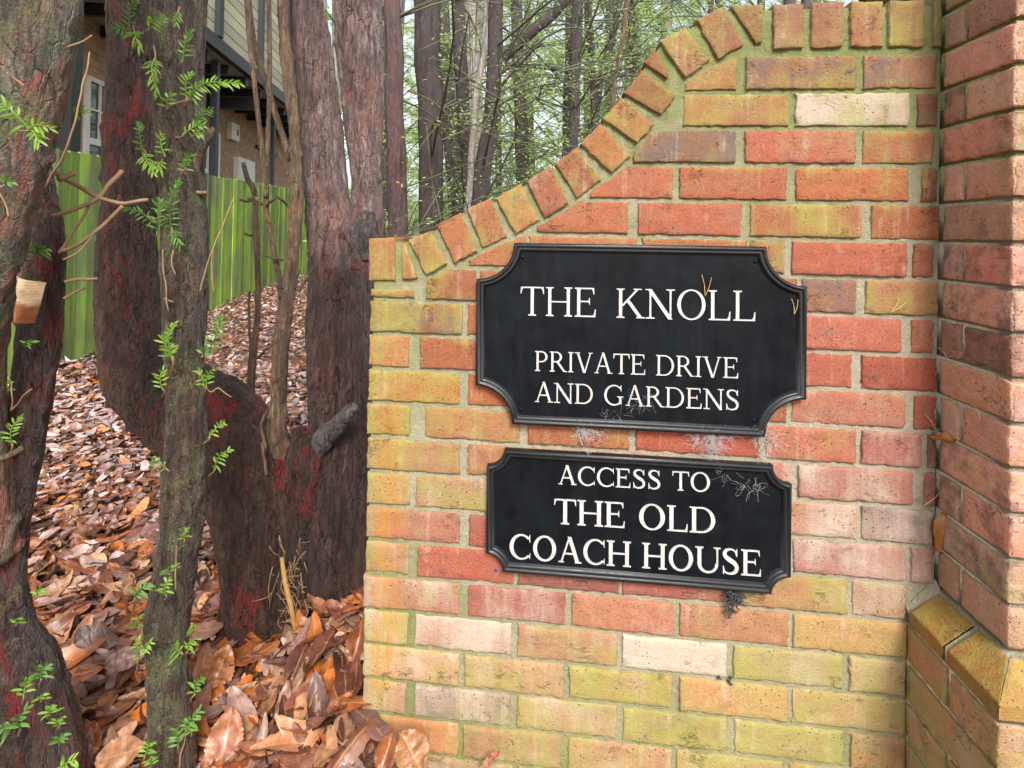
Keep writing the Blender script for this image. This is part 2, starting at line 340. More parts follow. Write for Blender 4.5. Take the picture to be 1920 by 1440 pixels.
# ------------------------------------------------------------------ brickwork
def brick(mb, fmap, w, h, O, U, V, N, depth, tint, wear, step=.010):
    """one brick: fmap(s,t)->(u,v) in metres over the face; uneven arrises, rounded rim, closed sides"""
    seed = rnd.random()*100
    def marks(L, step=step):
        e = [0, .0016/L, .0045/L]; k = max(2, int(L/step))
        return e+list(np.linspace(.013/L, 1-.013/L, k))+[1-x for x in reversed(e)]
    if w < .03 or h < .02: ss = [0, .15, .5, .85, 1] if w < .03 else marks(w); tt = [0, .15, .5, .85, 1] if h < .03 else marks(h)
    else: ss, tt = marks(w), marks(h)
    ns, nt_ = len(ss), len(tt); el = []; vs = []; tx, tz = rnd.uniform(-1, 1)*.0012, rnd.uniform(-1, 1)*.0012; pr = rnd.uniform(-.001, .0018)
    cxy = fmap(.5, .5)
    for j, t in enumerate(tt):
        for i, s in enumerate(ss):
            u, v = fmap(s, t)
            ed = min(min(s, 1-s)*w, min(t, 1-t)*h)
            q = Vector((u*24+seed, v*24, seed)); nz = noise.noise(q); n2 = noise.noise(q*3.7); n3 = noise.noise(q*9)
            d = pr+tx*(s*2-1)+tz*(t*2-1)+.0009*n2+.0012*nz
            k = max(0, 1-ed/.0032)
            n4 = noise.noise(q*21); d += .0007*n3
            d -= .0013*k*(1+.9*n3)+max(0, n2-.22)*.013*k+max(0, n3-.3)*.007*k
            inn = max(0, 1-ed/.004)*(.0001+.0012*n2+.0017*n3+.0020*n4)
            du, dv = cxy[0]-u, cxy[1]-v; L = math.hypot(du*h, dv*w)+1e-6
            el.append(max(0, 1-ed/.011)*(.5+n2))
            vs.append(O+U*(u+du*inn/max(w*.5, .01))+V*(v+dv*inn/max(h*.5, .01))+N*d)
    nf = len(vs); fs = [(j*ns+i, j*ns+i+1, (j+1)*ns+i+1, (j+1)*ns+i) for j in range(nt_-1) for i in range(ns-1)]
    rim = [i for i in range(ns)]+[j*ns+ns-1 for j in range(1, nt_)]+[(nt_-1)*ns+i for i in range(ns-2, -1, -1)]+[j*ns for j in range(nt_-2, 0, -1)]
    for i in rim: vs.append(vs[i]-N*depth); el.append(.5)
    R = len(rim)
    for a in range(R):
        b = (a+1) % R; fs.append((rim[b], rim[a], nf+a, nf+b))
    fs.append(tuple(nf+a for a in range(R-1, -1, -1)))
    if U.cross(V).dot(N) < 0: fs = [tuple(reversed(f)) for f in fs]
    alt = rnd.choice(((.52, .20, .08), (.42, .25, .08), (.50, .30, .22), (.34, .13, .07), (.46, .34, .18), (.30, .21, .16))); f = rnd.uniform(.25, .55)
    lum = lambda c: .3*c[0]+.6*c[1]+.1*c[2]
    g = lum(tint); tint = tuple(x*.80+g*.20 for x in tint); tint = (tint[0]*1.02, tint[1]*1.07, tint[2]*.98); sc = (g+.02)/(lum(alt)+.02)
    wl = []
    for p in vs:
        q = Vector(p)*1.0; a = noise.noise(q*11+Vector((seed, 0, 0)))+.5*noise.noise(q*27); b = noise.noise(q*13+Vector((0, seed, 0)))+.5*noise.noise(Vector((q.x*45, q.y*45, q.z*9))); c = noise.noise(q*14+Vector((0, 0, seed)))+.4*noise.noise(q*40)
        wl.append((max(0, wear[0]+.30*a+.16*el[len(wl)]), max(0, wear[1]*1.12+.30*b), max(0, wear[2]+.26*c)))
    mb.add(vs, fs, tint=tint, wear=wl, tint2=tuple(tint[i]*(1-f)+alt[i]*sc*f for i in range(3)))
def rect(u0, u1, v0, v1): return (lambda s, t: (u0+(u1-u0)*s, v0+(v1-v0)*t)), u1-u0, v1-v0
WX, PD, TH = 1.156, .164, .215
X_, Y_, Z_ = Vector((1, 0, 0)), Vector((0, 1, 0)), Vector((0, 0, 1))
def zj(k): return 1.55-.075*k                      # height of bed joint k, counted down from the coping
KB = .57                                           # surface colour against the picture's colour
# coping bricks traced on the wall face
COP = [[(692, 447), (741, 446), (741, 525), (692, 526)], [(754, 462), (760, 455), (783, 521), (754, 524)],
 [(765, 449), (808, 433), (838, 494), (799, 517)], [(818, 421), (863, 399), (895, 471), (853, 493)],
 [(876, 391), (918, 372), (950, 444), (905, 465)], [(929, 371), (976, 345), (1010, 412), (967, 439)],
 [(987, 339), (1032, 312), (1066, 381), (1022, 409)], [(1041, 306), (1082, 277), (1126, 337), (1082, 372)],
 [(1088, 270), (1126, 233), (1182, 292), (1147, 325)], [(1130, 223), (1165, 184), (1226, 234), (1194, 269)],
 [(1169, 176), (1202, 133), (1267, 179), (1240, 215)], [(1208, 119), (1227, 93), (1254, 143), (1250, 147)],
 [(1238, 78), (1284, 51), (1331, 113), (1284, 147)], [(1306, 38), (1355, 11), (1395, 86), (1346, 111)],
 [(1370, 10), (1431, 9), (1429, 80), (1417, 82)], [(1450, 9), (1506, 8), (1506, 90), (1450, 92)],
 [(1522, 6), (1581, 5), (1581, 88), (1522, 90)], [(1595, 4), (1655, 3), (1655, 88), (1595, 88)],
 [(1667, 2), (1733, 1), (1733, 88), (1667, 88)], [(1750, 0), (1766, 0), (1766, 87), (1750, 87)]]
COPC = [(190, 115, 50), (195, 115, 50), (190, 125, 55), (200, 115, 60), (190, 115, 60), (195, 115, 55), (195, 100, 60), (185, 95, 60), (190, 115, 55),
 (185, 115, 60), (170, 115, 55), (175, 105, 60), (180, 110, 70), (180, 105, 70), (165, 115, 65), (180, 115, 80), (180, 110, 70), (185, 110, 70), (185, 130, 75), (150, 115, 90)]
def wxz(px, py, y=0.0):
    p = onY(px, py, y); return (p.x, p.z)
cop = [[wxz(*q) for q in b] for b in COP]
low = []                                           # lower edge of the coping, for cutting the courses
for b in cop: low += [b[3], b[2]]
low = sorted(low); up = []
for b in cop: up += [b[0], b[1]]
up = sorted(up)
LX = [p[0] for p in low]; LZ = [p[1] for p in low]; UX = [p[0] for p in up]; UZ = [p[1] for p in up]
lowz = lambda x: float(np.interp(x, LX, LZ)); upz = lambda x: float(np.interp(x, UX, UZ))
# courses: (course, [(pixel from, pixel to, rgb, moss, lime, soot), ...]); pixels read at the course's middle
ROWS = [
 (1, [(1272, 1382, (195, 130, 60), .5, 0, .1), (1400, 1605, (180, 112, 65), .45, .05, .42), (1620, 1757, (180, 112, 85), .35, .2, .5)]),
 (2, [(1262, 1268, (180, 120, 60), .4, 0, 0), (1283, 1480, (192, 118, 55), .55, .1, .1), (1493, 1706, (200, 150, 100), .55, .75, .05), (1722, 1758, (160, 85, 60), .25, .1, .2)]),
 (3, [(1180, 1380, (168, 108, 70), .42, .05, .55), (1398, 1605, (208, 98, 62), .2, .1, .1), (1620, 1750, (195, 108, 68), .5, .1, .1)]),
 (4, [(1100, 1263, (208, 105, 55), .25, .1, .1), (1275, 1475, (208, 98, 55), .3, .1, .1), (1493, 1705, (208, 105, 48), .4, .05, .1), (1730, 1757, (160, 92, 50), .4, 0, .3)]),
 (5, [(1000, 1177, (208, 105, 55), .2, .1, .2), (1197, 1392, (208, 96, 52), .3, .05, .1), (1408, 1616, (196, 112, 60), .55, .05, .15), (1636, 1765, (195, 102, 48), .42, .05, .1)]),
 (6, [(880, 985, (205, 108, 52), .3, .1, .1), (992, 1195, (205, 105, 52), .3, .1, .1), (1205, 1400, (200, 100, 50), .3, 0, .1), (1408, 1472, (180, 112, 50), .45, 0, .3), (1486, 1700, (208, 98, 66), .22, .12, .1), (1714, 1750, (195, 100, 50), .3, 0, .1)]),
 (7, [(800, 893, (180, 100, 52), .4, 0, .35), (900, 1080, (200, 100, 52), .3, 0, .1), (1090, 1290, (200, 100, 52), .3, 0, .1), (1300, 1495, (200, 100, 52), .3, 0, .1), (1505, 1606, (182, 112, 85), .3, .15, .5), (1624, 1765, (200, 118, 82), .42, .25, .1)]),
 (8, [(690, 867, (185, 108, 35), .6, 0, .52), (877, 1060, (205, 105, 48), .3, 0, .1), (1070, 1270, (200, 100, 52), .3, 0, .1), (1280, 1485, (200, 100, 52), .3, 0, .1), (1492, 1690, (208, 102, 78), .15, .22, .25), (1711, 1750, (198, 98, 78), .15, .2, .1)]),
 (9, [(690, 766, (212, 108, 46), .35, 0, .1), (788, 963, (192, 100, 45), .4, 0, .42), (972, 1165, (200, 100, 52), .3, 0, .1), (1175, 1375, (200, 100, 52), .3, 0, .1), (1385, 1597, (198, 92, 72), .2, .2, .1), (1617, 1757, (198, 82, 58), .1, .15, .25)]),
 (10, [(690, 862, (200, 122, 40), .62, .05, .15), (878, 1060, (202, 98, 40), .3, 0, .15), (1070, 1265, (200, 100, 52), .3, 0, .1), (1275, 1475, (200, 100, 52), .3, 0, .1), (1486, 1698, (208, 112, 82), .22, .3, .1), (1716, 1755, (195, 86, 62), .1, .1, .2)]),
 (11, [(690, 768, (200, 138, 58), .66, .15, .05), (797, 975, (208, 128, 60), .45, .25, .05), (990, 1180, (200, 105, 55), .38, .1, .25), (1193, 1425, (205, 84, 45), .15, .05, .1), (1436, 1605, (210, 112, 80), .3, .25, .1), (1617, 1728, (205, 108, 98), .1, .4, .15), (1741, 1762, (150, 90, 70), .1, 0, .5)]),
 (12, [(690, 862, (200, 125, 80), .52, .3, .1), (877, 1065, (205, 115, 48), .45, .05, .1), (1075, 1270, (200, 100, 60), .3, .1, .1), (1280, 1484, (205, 118, 100), .15, .4, .1), (1497, 1711, (208, 122, 108), .08, .42, .08), (1735, 1758, (185, 100, 88), .1, .3, .3)]),
 (13, [(690, 768, (200, 150, 85), .62, .35, .05), (780, 955, (190, 140, 100), .48, .42, .3), (965, 1155, (200, 110, 80), .3, .2, .1), (1165, 1365, (200, 110, 80), .3, .2, .1), (1375, 1607, (208, 138, 118), .15, .5, .1), (1617, 1750, (190, 130, 120), .12, .45, .5)]),
 (14, [(688, 862, (205, 118, 92), .38, .38, .08), (880, 1065, (192, 88, 66), .15, .15, .15), (1075, 1265, (195, 95, 75), .15, .15, .1), (1275, 1478, (200, 120, 100), .15, .4, .1), (1489, 1699, (208, 128, 115), .1, .48, .1), (1710, 1750, (200, 128, 115), .15, .45, .15)]),
 (15, [(687, 766, (192, 120, 90), .45, .4, .2), (783, 963, (206, 92, 68), .1, .15, .12), (971, 1161, (185, 92, 76), .15, .2, .4), (1168, 1368, (196, 88, 72), .12, .18, .2), (1378, 1590, (208, 138, 85), .58, .3, .08), (1600, 1699, (205, 150, 120), .35, .55, .2)]),
 (16, [(686, 860, (205, 125, 105), .32, .45, .08), (878, 1060, (196, 95, 84), .1, .42, .12), (1072, 1263, (214, 118, 92), .1, .3, .08), (1275, 1478, (214, 130, 82), .3, .25, .12), (1489, 1701, (220, 160, 92), .45, .3, .05)]),
 (17, [(685, 764, (205, 160, 105), .56, .45, .05), (778, 958, (205, 138, 122), .18, .62, .2), (971, 1157, (198, 135, 92), .5, .35, .2), (1168, 1363, (224, 200, 160), .4, .95, 0), (1376, 1581, (200, 165, 105), .58, .45, .25), (1594, 1700, (220, 175, 108), .48, .4, .05)]),
 (18, [(685, 860, (212, 150, 102), .46, .4, .05), (871, 1057, (214, 150, 92), .5, .35, .05), (1068, 1260, (205, 150, 62), .72, .35, .1), (1275, 1476, (214, 162, 88), .55, .3, .05), (1487, 1702, (210, 165, 95), .58, .35, .12)]),
 (19, [(684, 760, (198, 112, 92), .32, .45, .08), (778, 956, (188, 140, 128), .18, .6, .5), (970, 1155, (202, 145, 98), .6, .45, .05), (1169, 1363, (185, 132, 55), .72, .1, .35), (1378, 1581, (205, 165, 70), .75, .25, .1), (1596, 1700, (212, 128, 52), .4, .1, .1)]),
 (20, [(683, 858, (218, 118, 48), .3, .1, .1), (868, 1052, (195, 120, 82), .35, .3, .45), (1066, 1260, (212, 138, 92), .4, .3, .2), (1270, 1470, (205, 140, 70), .55, .2, .1), (1480, 1700, (205, 140, 60), .5, .2, .1)]),
 (21, [(683, 766, (200, 115, 60), .4, .1, .2), (775, 960, (190, 120, 80), .4, .3, .2), (970, 1160, (200, 130, 90), .4, .3, .1), (1170, 1370, (200, 130, 70), .5, .2, .1), (1380, 1580, (200, 130, 60), .5, .2, .1), (1590, 1700, (200, 130, 60), .5, .2, .1)])]
WALL = thing('garden_wall', 'weathered orange and buff brick wall with swept brick coping and two black plates', 'wall', (0, 0, 0))
def build_wall():
    mb = MB(); Nf = Vector((0, -1, 0)); O = Vector((0, 0, 0))
    for k, row in ROWS:
        z0, z1 = zj(k)+.005, zj(k-1)-.005; zm = (z0+z1)/2
        # image row of this course's middle at a pixel column: refine twice
        def X(px):
            x = .5
            for _ in range(4):
                # find the point on the wall with height zm in that pixel column
                lo, hi = -400, 2400
                for _ in range(30):
                    md = (lo+hi)/2
                    if onY(px, md).z > zm: lo = md
                    else: hi = md
                return onY(px, lo).x
        for (a, b, rgb, ms, lm, st) in row:
            x0, x1 = X(a), X(b)
            if a < 700: x0 = 0.0+rnd.uniform(-.002, .002)
            x1 = min(x1, WX-.004)
            J = .011
            xs = np.linspace(x0, x1, 24)
            tops = [min(z1, lowz(x)-J) for x in xs]
            ok = [i for i, t in enumerate(tops) if t > z0+.008]
            if not ok: continue
            xa, xb = xs[ok[0]], xs[ok[-1]]
            if xb-xa < .012: continue
            def fm(s, t, xa=xa, xb=xb, z0=z0, z1=z1):
                x = xa+(xb-xa)*s; return (x, z0+(min(z1, lowz(x)-J)-z0)*t)
            jit = 1+rnd.uniform(-.07, .07)
            wr = (max(0, ms+rnd.uniform(-.07, .05)), max(0, lm+rnd.uniform(-.05, .05)), max(0, st))
            brick(mb, fm, xb-xa, max(tops)-z0, O, X_, Z_, Nf, .1, lin(*rgb, KB*jit), wr)
    # thin closer under the coping's first bricks
    brick(mb, *rect(0.0, wxz(776, 550)[0], zj(7)+.005, zj(7)+.021), O, X_, Z_, Nf, .1, lin(195, 125, 40, KB), (.5, 0, .1))
    # rear leaf and free end, seen only from the side
    for k in range(0, 21):
        z0, z1 = zj(k+1)+.005, zj(k)-.005
        x = 0.0 if k % 2 else -.1125
        while x < WX:
            a, b = max(x, 0), min(x+.215, WX)
            if b-a > .03 and z1 < min(lowz(a), lowz(b))-.012:
                brick(mb, *rect(-b, -a, z0, z1), Vector((0, TH, 0)), -X_, Z_, Y_, .08, lin(190, 110, 70, KB*.9), (.4, .15, .25), .03)
            x += .225
        if k >= 7:
            for (a, b) in (((.004, .1025), (.1125, .211)) if k % 2 else ((.06, .155),)):
                brick(mb, *rect(-b, -a, z0, z1), O, -Y_, Z_, -X_, .03, lin(190, 110, 60, KB), (.5, .15, .25), .02)
    mb.build('brick_courses', M['brick'], WALL)
    cb = MB()
    for q, c in zip(cop, COPC):
        p3, p2, p1, p0 = q[0], q[1], q[2], q[3]      # tl tr br bl
        def fm(s, t, p0=p0, p1=p1, p2=p2, p3=p3):
            return tuple((p0[i]*(1-s)+p1[i]*s)*(1-t)+(p3[i]*(1-s)+p2[i]*s)*t for i in (0, 1))
        w = max(math.dist(p0, p1), math.dist(p3, p2)); h = (math.dist(p0, p3)+math.dist(p1, p2))/2
        brick(cb, fm, w, h, Vector((0, -.003, 0)), X_, Z_, Vector((0, -1, 0)), TH+.004, lin(*c, KB*(1+rnd.uniform(-.06, .06))), (.42+rnd.uniform(-.1, .12), .15, .22+rnd.uniform(-.15, .15)))
    cb.build('coping', M['brick'], WALL)
    # mortar body: a slab under the coping's mid height, recessed behind the brick faces
    mo = MB(); xs = np.concatenate([[0.006], np.linspace(.012, WX-.002, 220)]); nz = 60
    yf, yb = .0050, TH-.006
    V = []; Fc = []
    top = [(upz(x)-.009) if x > 0 else 0 for x in xs]
    for j in range(nz+1):
        for i, x in enumerate(xs):
            z = -.12+(top[i]+.12)*j/nz
            q = noise.noise(Vector((x*28, z*28, 1)))+.5*noise.noise(Vector((x*90, z*90, 4)))
            V.append((x, yf-.0024*q, z))
    n = len(xs)
    Fc += [(j*n+i, j*n+i+1, (j+1)*n+i+1, (j+1)*n+i) for j in range(nz) for i in range(n-1)]
    b0 = len(V); V += [(x, yb, -.12) for x in xs]; V += [(x, yb, top[i]) for i, x in enumerate(xs)]
    Fc += [(b0+i+1, b0+i, b0+n+i, b0+n+i+1) for i in range(n-1)]
    Fc += [(nz*n+i, nz*n+i+1, b0+n+i+1, b0+n+i) for i in range(n-1)]
    Fc.append(tuple([j*n for j in range(nz, -1, -1)]+[b0, b0+n]))
    mo.add(V, Fc); mo.build('mortar', M['mortar'], WALL)
    pg = MB(); c = onY(930, 1068, -.001)
    tube(pg, [c+Vector((0, .004, 0)), c+Vector((0, -.002, 0))], .0032, 10)
    pg.build('wall_plug', plain('blue_plastic', (.02, .04, .25), .4, .1, 30, 0), WALL)
build_wall()
PILLAR = thing('brick_pillar', 'dark red brick pillar with a chamfered plinth standing forward of the wall', 'pillar', (WX+.22, -PD, 0))
def build_pillar():
    mb = MB(); mo = MB(); PW = .44
    OL = Vector((WX, 0, 0)); ext = .055
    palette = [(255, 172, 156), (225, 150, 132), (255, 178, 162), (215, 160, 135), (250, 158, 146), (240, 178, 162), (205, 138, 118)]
    pinks = [(230, 165, 140), (225, 152, 128), (232, 172, 145), (228, 160, 130)]
    for k in range(-14, 22):
        z0, z1 = zj(k)+.005, zj(k-1)-.005
        base = k >= 16
        pl = k == 15
        e = ext if base else 0
        O = Vector((WX-e, 0, 0)); D = PD+e
        yel = smooth(10, 17, k); up_ = smooth(4, -1, k)
        def tn(pal):
            c = rnd.choice(pal); y = (205, 150, 85)
            return lin(*[c[i]*(1-.6*yel)+y[i]*.6*yel for i in range(3)], KB*(1.22 if pal is palette else 1.0)*(1+rnd.uniform(-.08, .08)))  # side-face bricks coloured lighter to make up for that face's shade
        wr = lambda: (.18+.35*yel+.15*up_+rnd.uniform(-.08, .1), .15+rnd.uniform(-.05, .1)+.15*yel, .34-.15*yel+rnd.uniform(-.2, .22))
        if not pl:
            cuts = [(.003, D)] if k % 2 else [(.003, .34*PD+e-.005), (.34*PD+e+.005, D)]
            for a, b in cuts:
                brick(mb, *rect(a, b, z0, z1), O, -Y_, Z_, -X_, .08, tn(palette), wr())
            fx = [(0, .1025), (.1125, .3275), (.3375, .44)] if k % 2 else [(0, .215), (.225, .44)]
            for a, b in fx:
                a2 = a*(1+2*e/.44); b2 = b*(1+2*e/.44)
                brick(mb, *rect(a2+.0025, b2, z0, z1), Vector((WX-e, -D, 0)), X_, Z_, -Y_, .009, tn(pinks), (wr()[0]*.8, .35, .1))
            cc = Vector((WX-e+(PW+2*e)/2, -D+(D+TH+.1)/2, zj(k)+.0375))
            box(mo, cc, X_, Y_, Z_, PW/2+e-.006, (D+TH+.1)/2-.006, .0375)
    # chamfered plinth course
    zt, zo, zb = zj(14), zj(14)-.045, zj(15)
    def plinth(path_in, path_out, tint, wear):
        # path points (inner top, outer edge) at both ends
        (i0, o0), (i1, o1) = path_in, path_out
        q = MB(); n = 14; vs = []
        for a in range(n+1):
            s = (0, .02, .06, .14, .24, .35, .46, .57, .68, .79, .87, .94, .98, .99, 1)[a]; vi = i0.lerp(i1, s); vo = o0.lerp(o1, s)
            for j, fj in enumerate((0, .03, .09, .3, .5, .7, .91, .97, 1)):
                p = vi.lerp(vo, fj); g = noise.noise(p*40)+.6*noise.noise(p*110); r = (.0018 if j in (0, 8) else 0)+(.0022 if a in (0, n) else 0)
                vs.append(p+Vector((0, 0, .0015*g-r)))
            for dz in (.003, .007, .03-.006):
                vs.append(Vector((vo.x, vo.y, vo.z-dz))+Vector((.001*noise.noise(vo*60), 0, 0)))
        m_ = 12; fs = [(a*m_+j, a*m_+j+1, (a+1)*m_+j+1, (a+1)*m_+j) for a in range(n) for j in range(m_-1)]
        # back and ends
        b = len(vs)
        for a in (0, n):
            vs.append(Vector((i0.lerp(i1, a/n).x, i0.lerp(i1, a/n).y, zb+.006)))
        fs.append(tuple([j for j in range(m_)]+[b])); fs.append(tuple([n*m_+j for j in range(m_-1, -1, -1)]+[b+1]))
        fs.append((0, b, b+1, n*m_)); fs.append((b, m_-1, n*m_+m_-1, b+1))
        mb.add(vs, fs, tint=tint, wear=wear, tint2=tuple(x*.75 for x in tint))
    I = lambda y: (Vector((WX-.004, y, zt-.004)), Vector((WX-ext, y, zo)))
    plinth(I(-.012), I(-.098), lin(210, 130, 52, KB), (.66, .1, .2))
    A = (Vector((WX-.004, -.108, zt-.004)), Vector((WX-ext, -.108, zo))); B = (Vector((WX-.004, -PD-.004, zt-.004)), Vector((WX-ext, -PD-ext, zo)))
    plinth(A, B, lin(205, 130, 60, KB), (.62, .1, .2))
    x0 = WX
    for xa, xb, l in ((0, .14, -ext), (.15, .29, 0), (.30, .44, ext)):
        oa = WX+xa+(l if l < 0 else 0); ob = WX+xb+(l if l > 0 else 0)
        plinth((Vector((WX+xa, -PD-.004, zt-.004)), Vector((oa, -PD-ext, zo))), (Vector((WX+xb, -PD-.004, zt-.004)), Vector((ob, -PD-ext, zo))), lin(210, 150, 85, KB), (.58, .25, .1))
    # mortar core of the plinth, a frustum just inside the bricks
    e = ext-.004; g = .0022
    y1 = TH+.09
    lo = [(WX-e, -PD-e), (WX+PW+e, -PD-e), (WX+PW+e, y1), (WX-e, y1)]; hi = [(WX+.004, -PD+.004), (WX+PW-.004, -PD+.004), (WX+PW-.004, y1-.004), (WX+.004, y1-.004)]
    V = [(x, y, zb-.001) for x, y in lo]+[(x, y, zo-g) for x, y in lo]+[(x, y, zt-g) for x, y in hi]
    Fc = [(3, 2, 1, 0), (8, 9, 10, 11)]+[(a+i, a+(i+1) % 4, a+4+(i+1) % 4, a+4+i) for a in (0, 4) for i in range(4)]
    mo.add(V, Fc)
    # mortar fillet where plinth meets the wall
    fl = onY(1700, 1145, 0); f2 = onY(1766, 1108, 0)
    V = []; n = 12
    for a in range(n+1):
        s = a/n; x = fl.x+(WX-fl.x)*s; z = zo-.012+(zt+.012-zo)*s
        for j, (dy, dz) in enumerate(((.004, .012), (-.006, .004), (-.014, -.006), (-.016, -.03))):
            V.append((x, dy, z+dz+.003*noise.noise(Vector((x*60, j, 3)))))
    mo.add(V, [(a*4+j, a*4+j+1, (a+1)*4+j+1, (a+1)*4+j) for a in range(n) for j in range(3)])
    mb.build('brick_courses', M['brick'], PILLAR); mo.build('mortar', M['mortar'], PILLAR)
build_pillar()
# ------------------------------------------------------------------ lettering: Roman capitals drawn as strokes
def arc(cx, cy, rx, ry, a0, a1, n=28): return [(cx+rx*math.cos(math.radians(a0+(a1-a0)*i/n)), cy+ry*math.sin(math.radians(a0+(a1-a0)*i/n))) for i in range(n+1)]
def g_stem(x, y0, y1, s, sl=.085, bot=True, top=True, st=.034):
    a, b = x-s/2, x+s/2; L = []; br = .05
    if bot: L += [(a-sl, y0), (b+sl, y0), (b+sl, y0+st), (b+.02, y0+st+.008), (b, y0+st+br)]
    else: L += [(a, y0), (b, y0)]
    if top: L += [(b, y1-st-br), (b+.02, y1-st-.008), (b+sl, y1-st), (b+sl, y1), (a-sl, y1), (a-sl, y1-st), (a-.02, y1-st-.008), (a, y1-st-br)]
    else: L += [(b, y1), (a, y1)]
    if bot: L += [(a, y0+st+br), (a-.02, y0+st+.008), (a-sl, y0+st)]
    return ('p', L)
def g_serif(x, y, l=.12, st=.034, up=False):
    return ('p', [(x-l, y), (x+l, y), (x+l, y+st), (x-l, y+st)]) if not up else ('p', [(x-l, y-st), (x+l, y-st), (x+l, y), (x-l, y)])
def g_diag(x0, y0, x1, y1, w):
    L = math.hypot(x1-x0, y1-y0); k = w/2*L/abs(y1-y0)
    return ('p', [(x0-k, y0), (x0+k, y0), (x1+k, y1), (x1-k, y1)])
def g_rect(x0, x1, y0, y1): return ('p', [(x0, y0), (x1, y0), (x1, y1), (x0, y1)])
def g_tear(x, y, d, h=.22, w=.055):                # end of a thin arm: d = -1 hangs, +1 rises
    return ('p', sorted_poly([(x+.012, y), (x+.022, y+d*h), (x-.006, y+d*h), (x-.035, y+d*h*.45), (x-.11, y)], d))
def sorted_poly(L, d): return L if d > 0 else list(reversed(L))
def mirror(p, x): return (p[0], [(2*x-a, b) for a, b in reversed(p[1])])
def ring(outer, inner): return ('s', outer, inner)
def glyphs(s, h):
    G = {}
    hh = h/2
    top = lambda x0, x1: g_rect(x0, x1, 1-h, 1)
    G['T'] = (.86, [g_stem(.43, 0, 1, s, top=False), top(.03, .83), g_tear(.83, 1, -1, .24), mirror(g_tear(.83, 1, -1, .24), .43)])
    G['H'] = (1.0, [g_stem(.17, 0, 1, s), g_stem(.83, 0, 1, s), g_rect(.17, .83, .5-hh, .5+hh)])
    G['I'] = (.36, [g_stem(.18, 0, 1, s)])
    G['E'] = (.82, [g_stem(.17, 0, 1, s), top(.17, .70), g_tear(.70, 1, -1, .22), g_rect(.17, .55, .53-hh, .53+hh), ('p', [(.565, .40), (.565, .66), (.545, .66), (.50, .53)]), g_rect(.17, .74, 0, h), g_tear(.75, 0, 1, .26)])
    G['L'] = (.80, [g_stem(.17, 0, 1, s), g_rect(.17, .72, 0, h), g_tear(.74, 0, 1, .30)])
    G['K'] = (1.0, [g_stem(.17, 0, 1, s), g_diag(.22, .40, .76, .985, h*1.3), g_serif(.76, 1, .14, up=True), g_diag(.86, .02, .42, .60, s), g_serif(.87, 0, .15)])
    G['N'] = (1.02, [g_stem(.17, 0, 1, h*1.35, sl=.12, top=False), g_stem(.86, 0, 1, h*1.35, sl=.12, bot=False), g_diag(.86, -.015, .14, 1, s*1.05), g_serif(.10, 1, .10, up=True)])
    G['O'] = (1.04, [ring(arc(.52, .5, .48, .515, 0, 360, 64), arc(.52, .5, .48-s*1.08, .515-h*1.05, 0, 360, 64))])
    bow = lambda cx, cy, rx, ry: ring(arc(cx, cy, rx, ry, 90, -90, 30), arc(cx, cy, rx-s, ry-h, 90, -90, 30))
    G['P'] = (.76, [g_stem(.17, 0, 1, s), g_rect(.17, .36, 1-h, 1), g_rect(.17, .36, .45, .45+h), bow(.36, .725, .34, .275)])
    G['R'] = (.94, [g_stem(.17, 0, 1, s), g_rect(.17, .36, 1-h, 1), g_rect(.17, .42, .47, .47+h), bow(.36, .735, .32, .265), g_diag(.82, .0, .44, .50, s*.95), g_serif(.86, 0, .10)])
    G['D'] = (1.0, [g_stem(.17, 0, 1, s), g_rect(.17, .44, 1-h, 1), g_rect(.17, .44, 0, h), bow(.44, .5, .50, .5)])
    G['V'] = (.98, [g_diag(.51, -.01, .15, 1, s), g_diag(.53, -.01, .83, 1, h*1.25), g_serif(.14, 1, .14, up=True), g_serif(.84, 1, .11, up=True)])
    G['A'] = (.98, [g_diag(.14, 0, .47, 1.01, h*1.25), g_diag(.82, 0, .48, 1.03, s), g_serif(.14, 0, .11), g_serif(.84, 0, .14), g_rect(.25, .68, .33, .33+h)])
    co = arc(.53, .5, .49, .515, 42, 318, 50); ci = arc(.55, .5, .51-s*1.08, .515-h*1.05, 46, 314, 50)
    C1 = ('p', [(.885, .70), (.905, .70), (.905, 1.0), (.885, 1.0), (.84, .90)])
    G['C'] = (.96, [ring(co, ci), C1, ('p', [(.86, .10), (.905, .02), (.915, .26), (.895, .26)])])
    G['G'] = (1.06, [ring(arc(.53, .5, .49, .515, 42, 325, 50), arc(.55, .5, .51-s*1.08, .515-h*1.05, 46, 318, 50)), C1, g_stem(.85, .06, .44, s, sl=.10, bot=False)])
    sp = spline([(.60, .74, .045), (.56, .87, .05), (.47, .955, .052), (.34, .975, h*1.1), (.19, .92, s*.75), (.135, .79, s*1.0), (.20, .66, s*1.05), (.36, .54, s*1.15), (.53, .43, s*1.1), (.61, .27, s*1.0), (.55, .10, s*.8), (.39, .025, h*1.15), (.24, .035, .052), (.13, .12, .05), (.09, .27, .045)], 60)
    Lp, Rp = [], []
    for i in range(len(sp)):
        d = sp[min(i+1, 59)]-sp[max(i-1, 0)]; q = math.hypot(d[0], d[1]); nx, ny = -d[1]/q, d[0]/q
        Lp.append((sp[i][0]+nx*sp[i][2]/2, sp[i][1]+ny*sp[i][2]/2)); Rp.append((sp[i][0]-nx*sp[i][2]/2, sp[i][1]-ny*sp[i][2]/2))
    G['S'] = (.74, [ring(Rp, Lp), ('p', [(.60, .70), (.625, .70), (.625, .99), (.605, .99), (.56, .9)]), ('p', [(.075, .0), (.10, .0), (.14, .09), (.10, .31), (.075, .31)])])
    ua = arc(.51, .36, .405, .375, 180, 360, 30); ub = arc(.53, .36, .405-s+.02-.0, .375-h*1.2, 180, 360, 30)
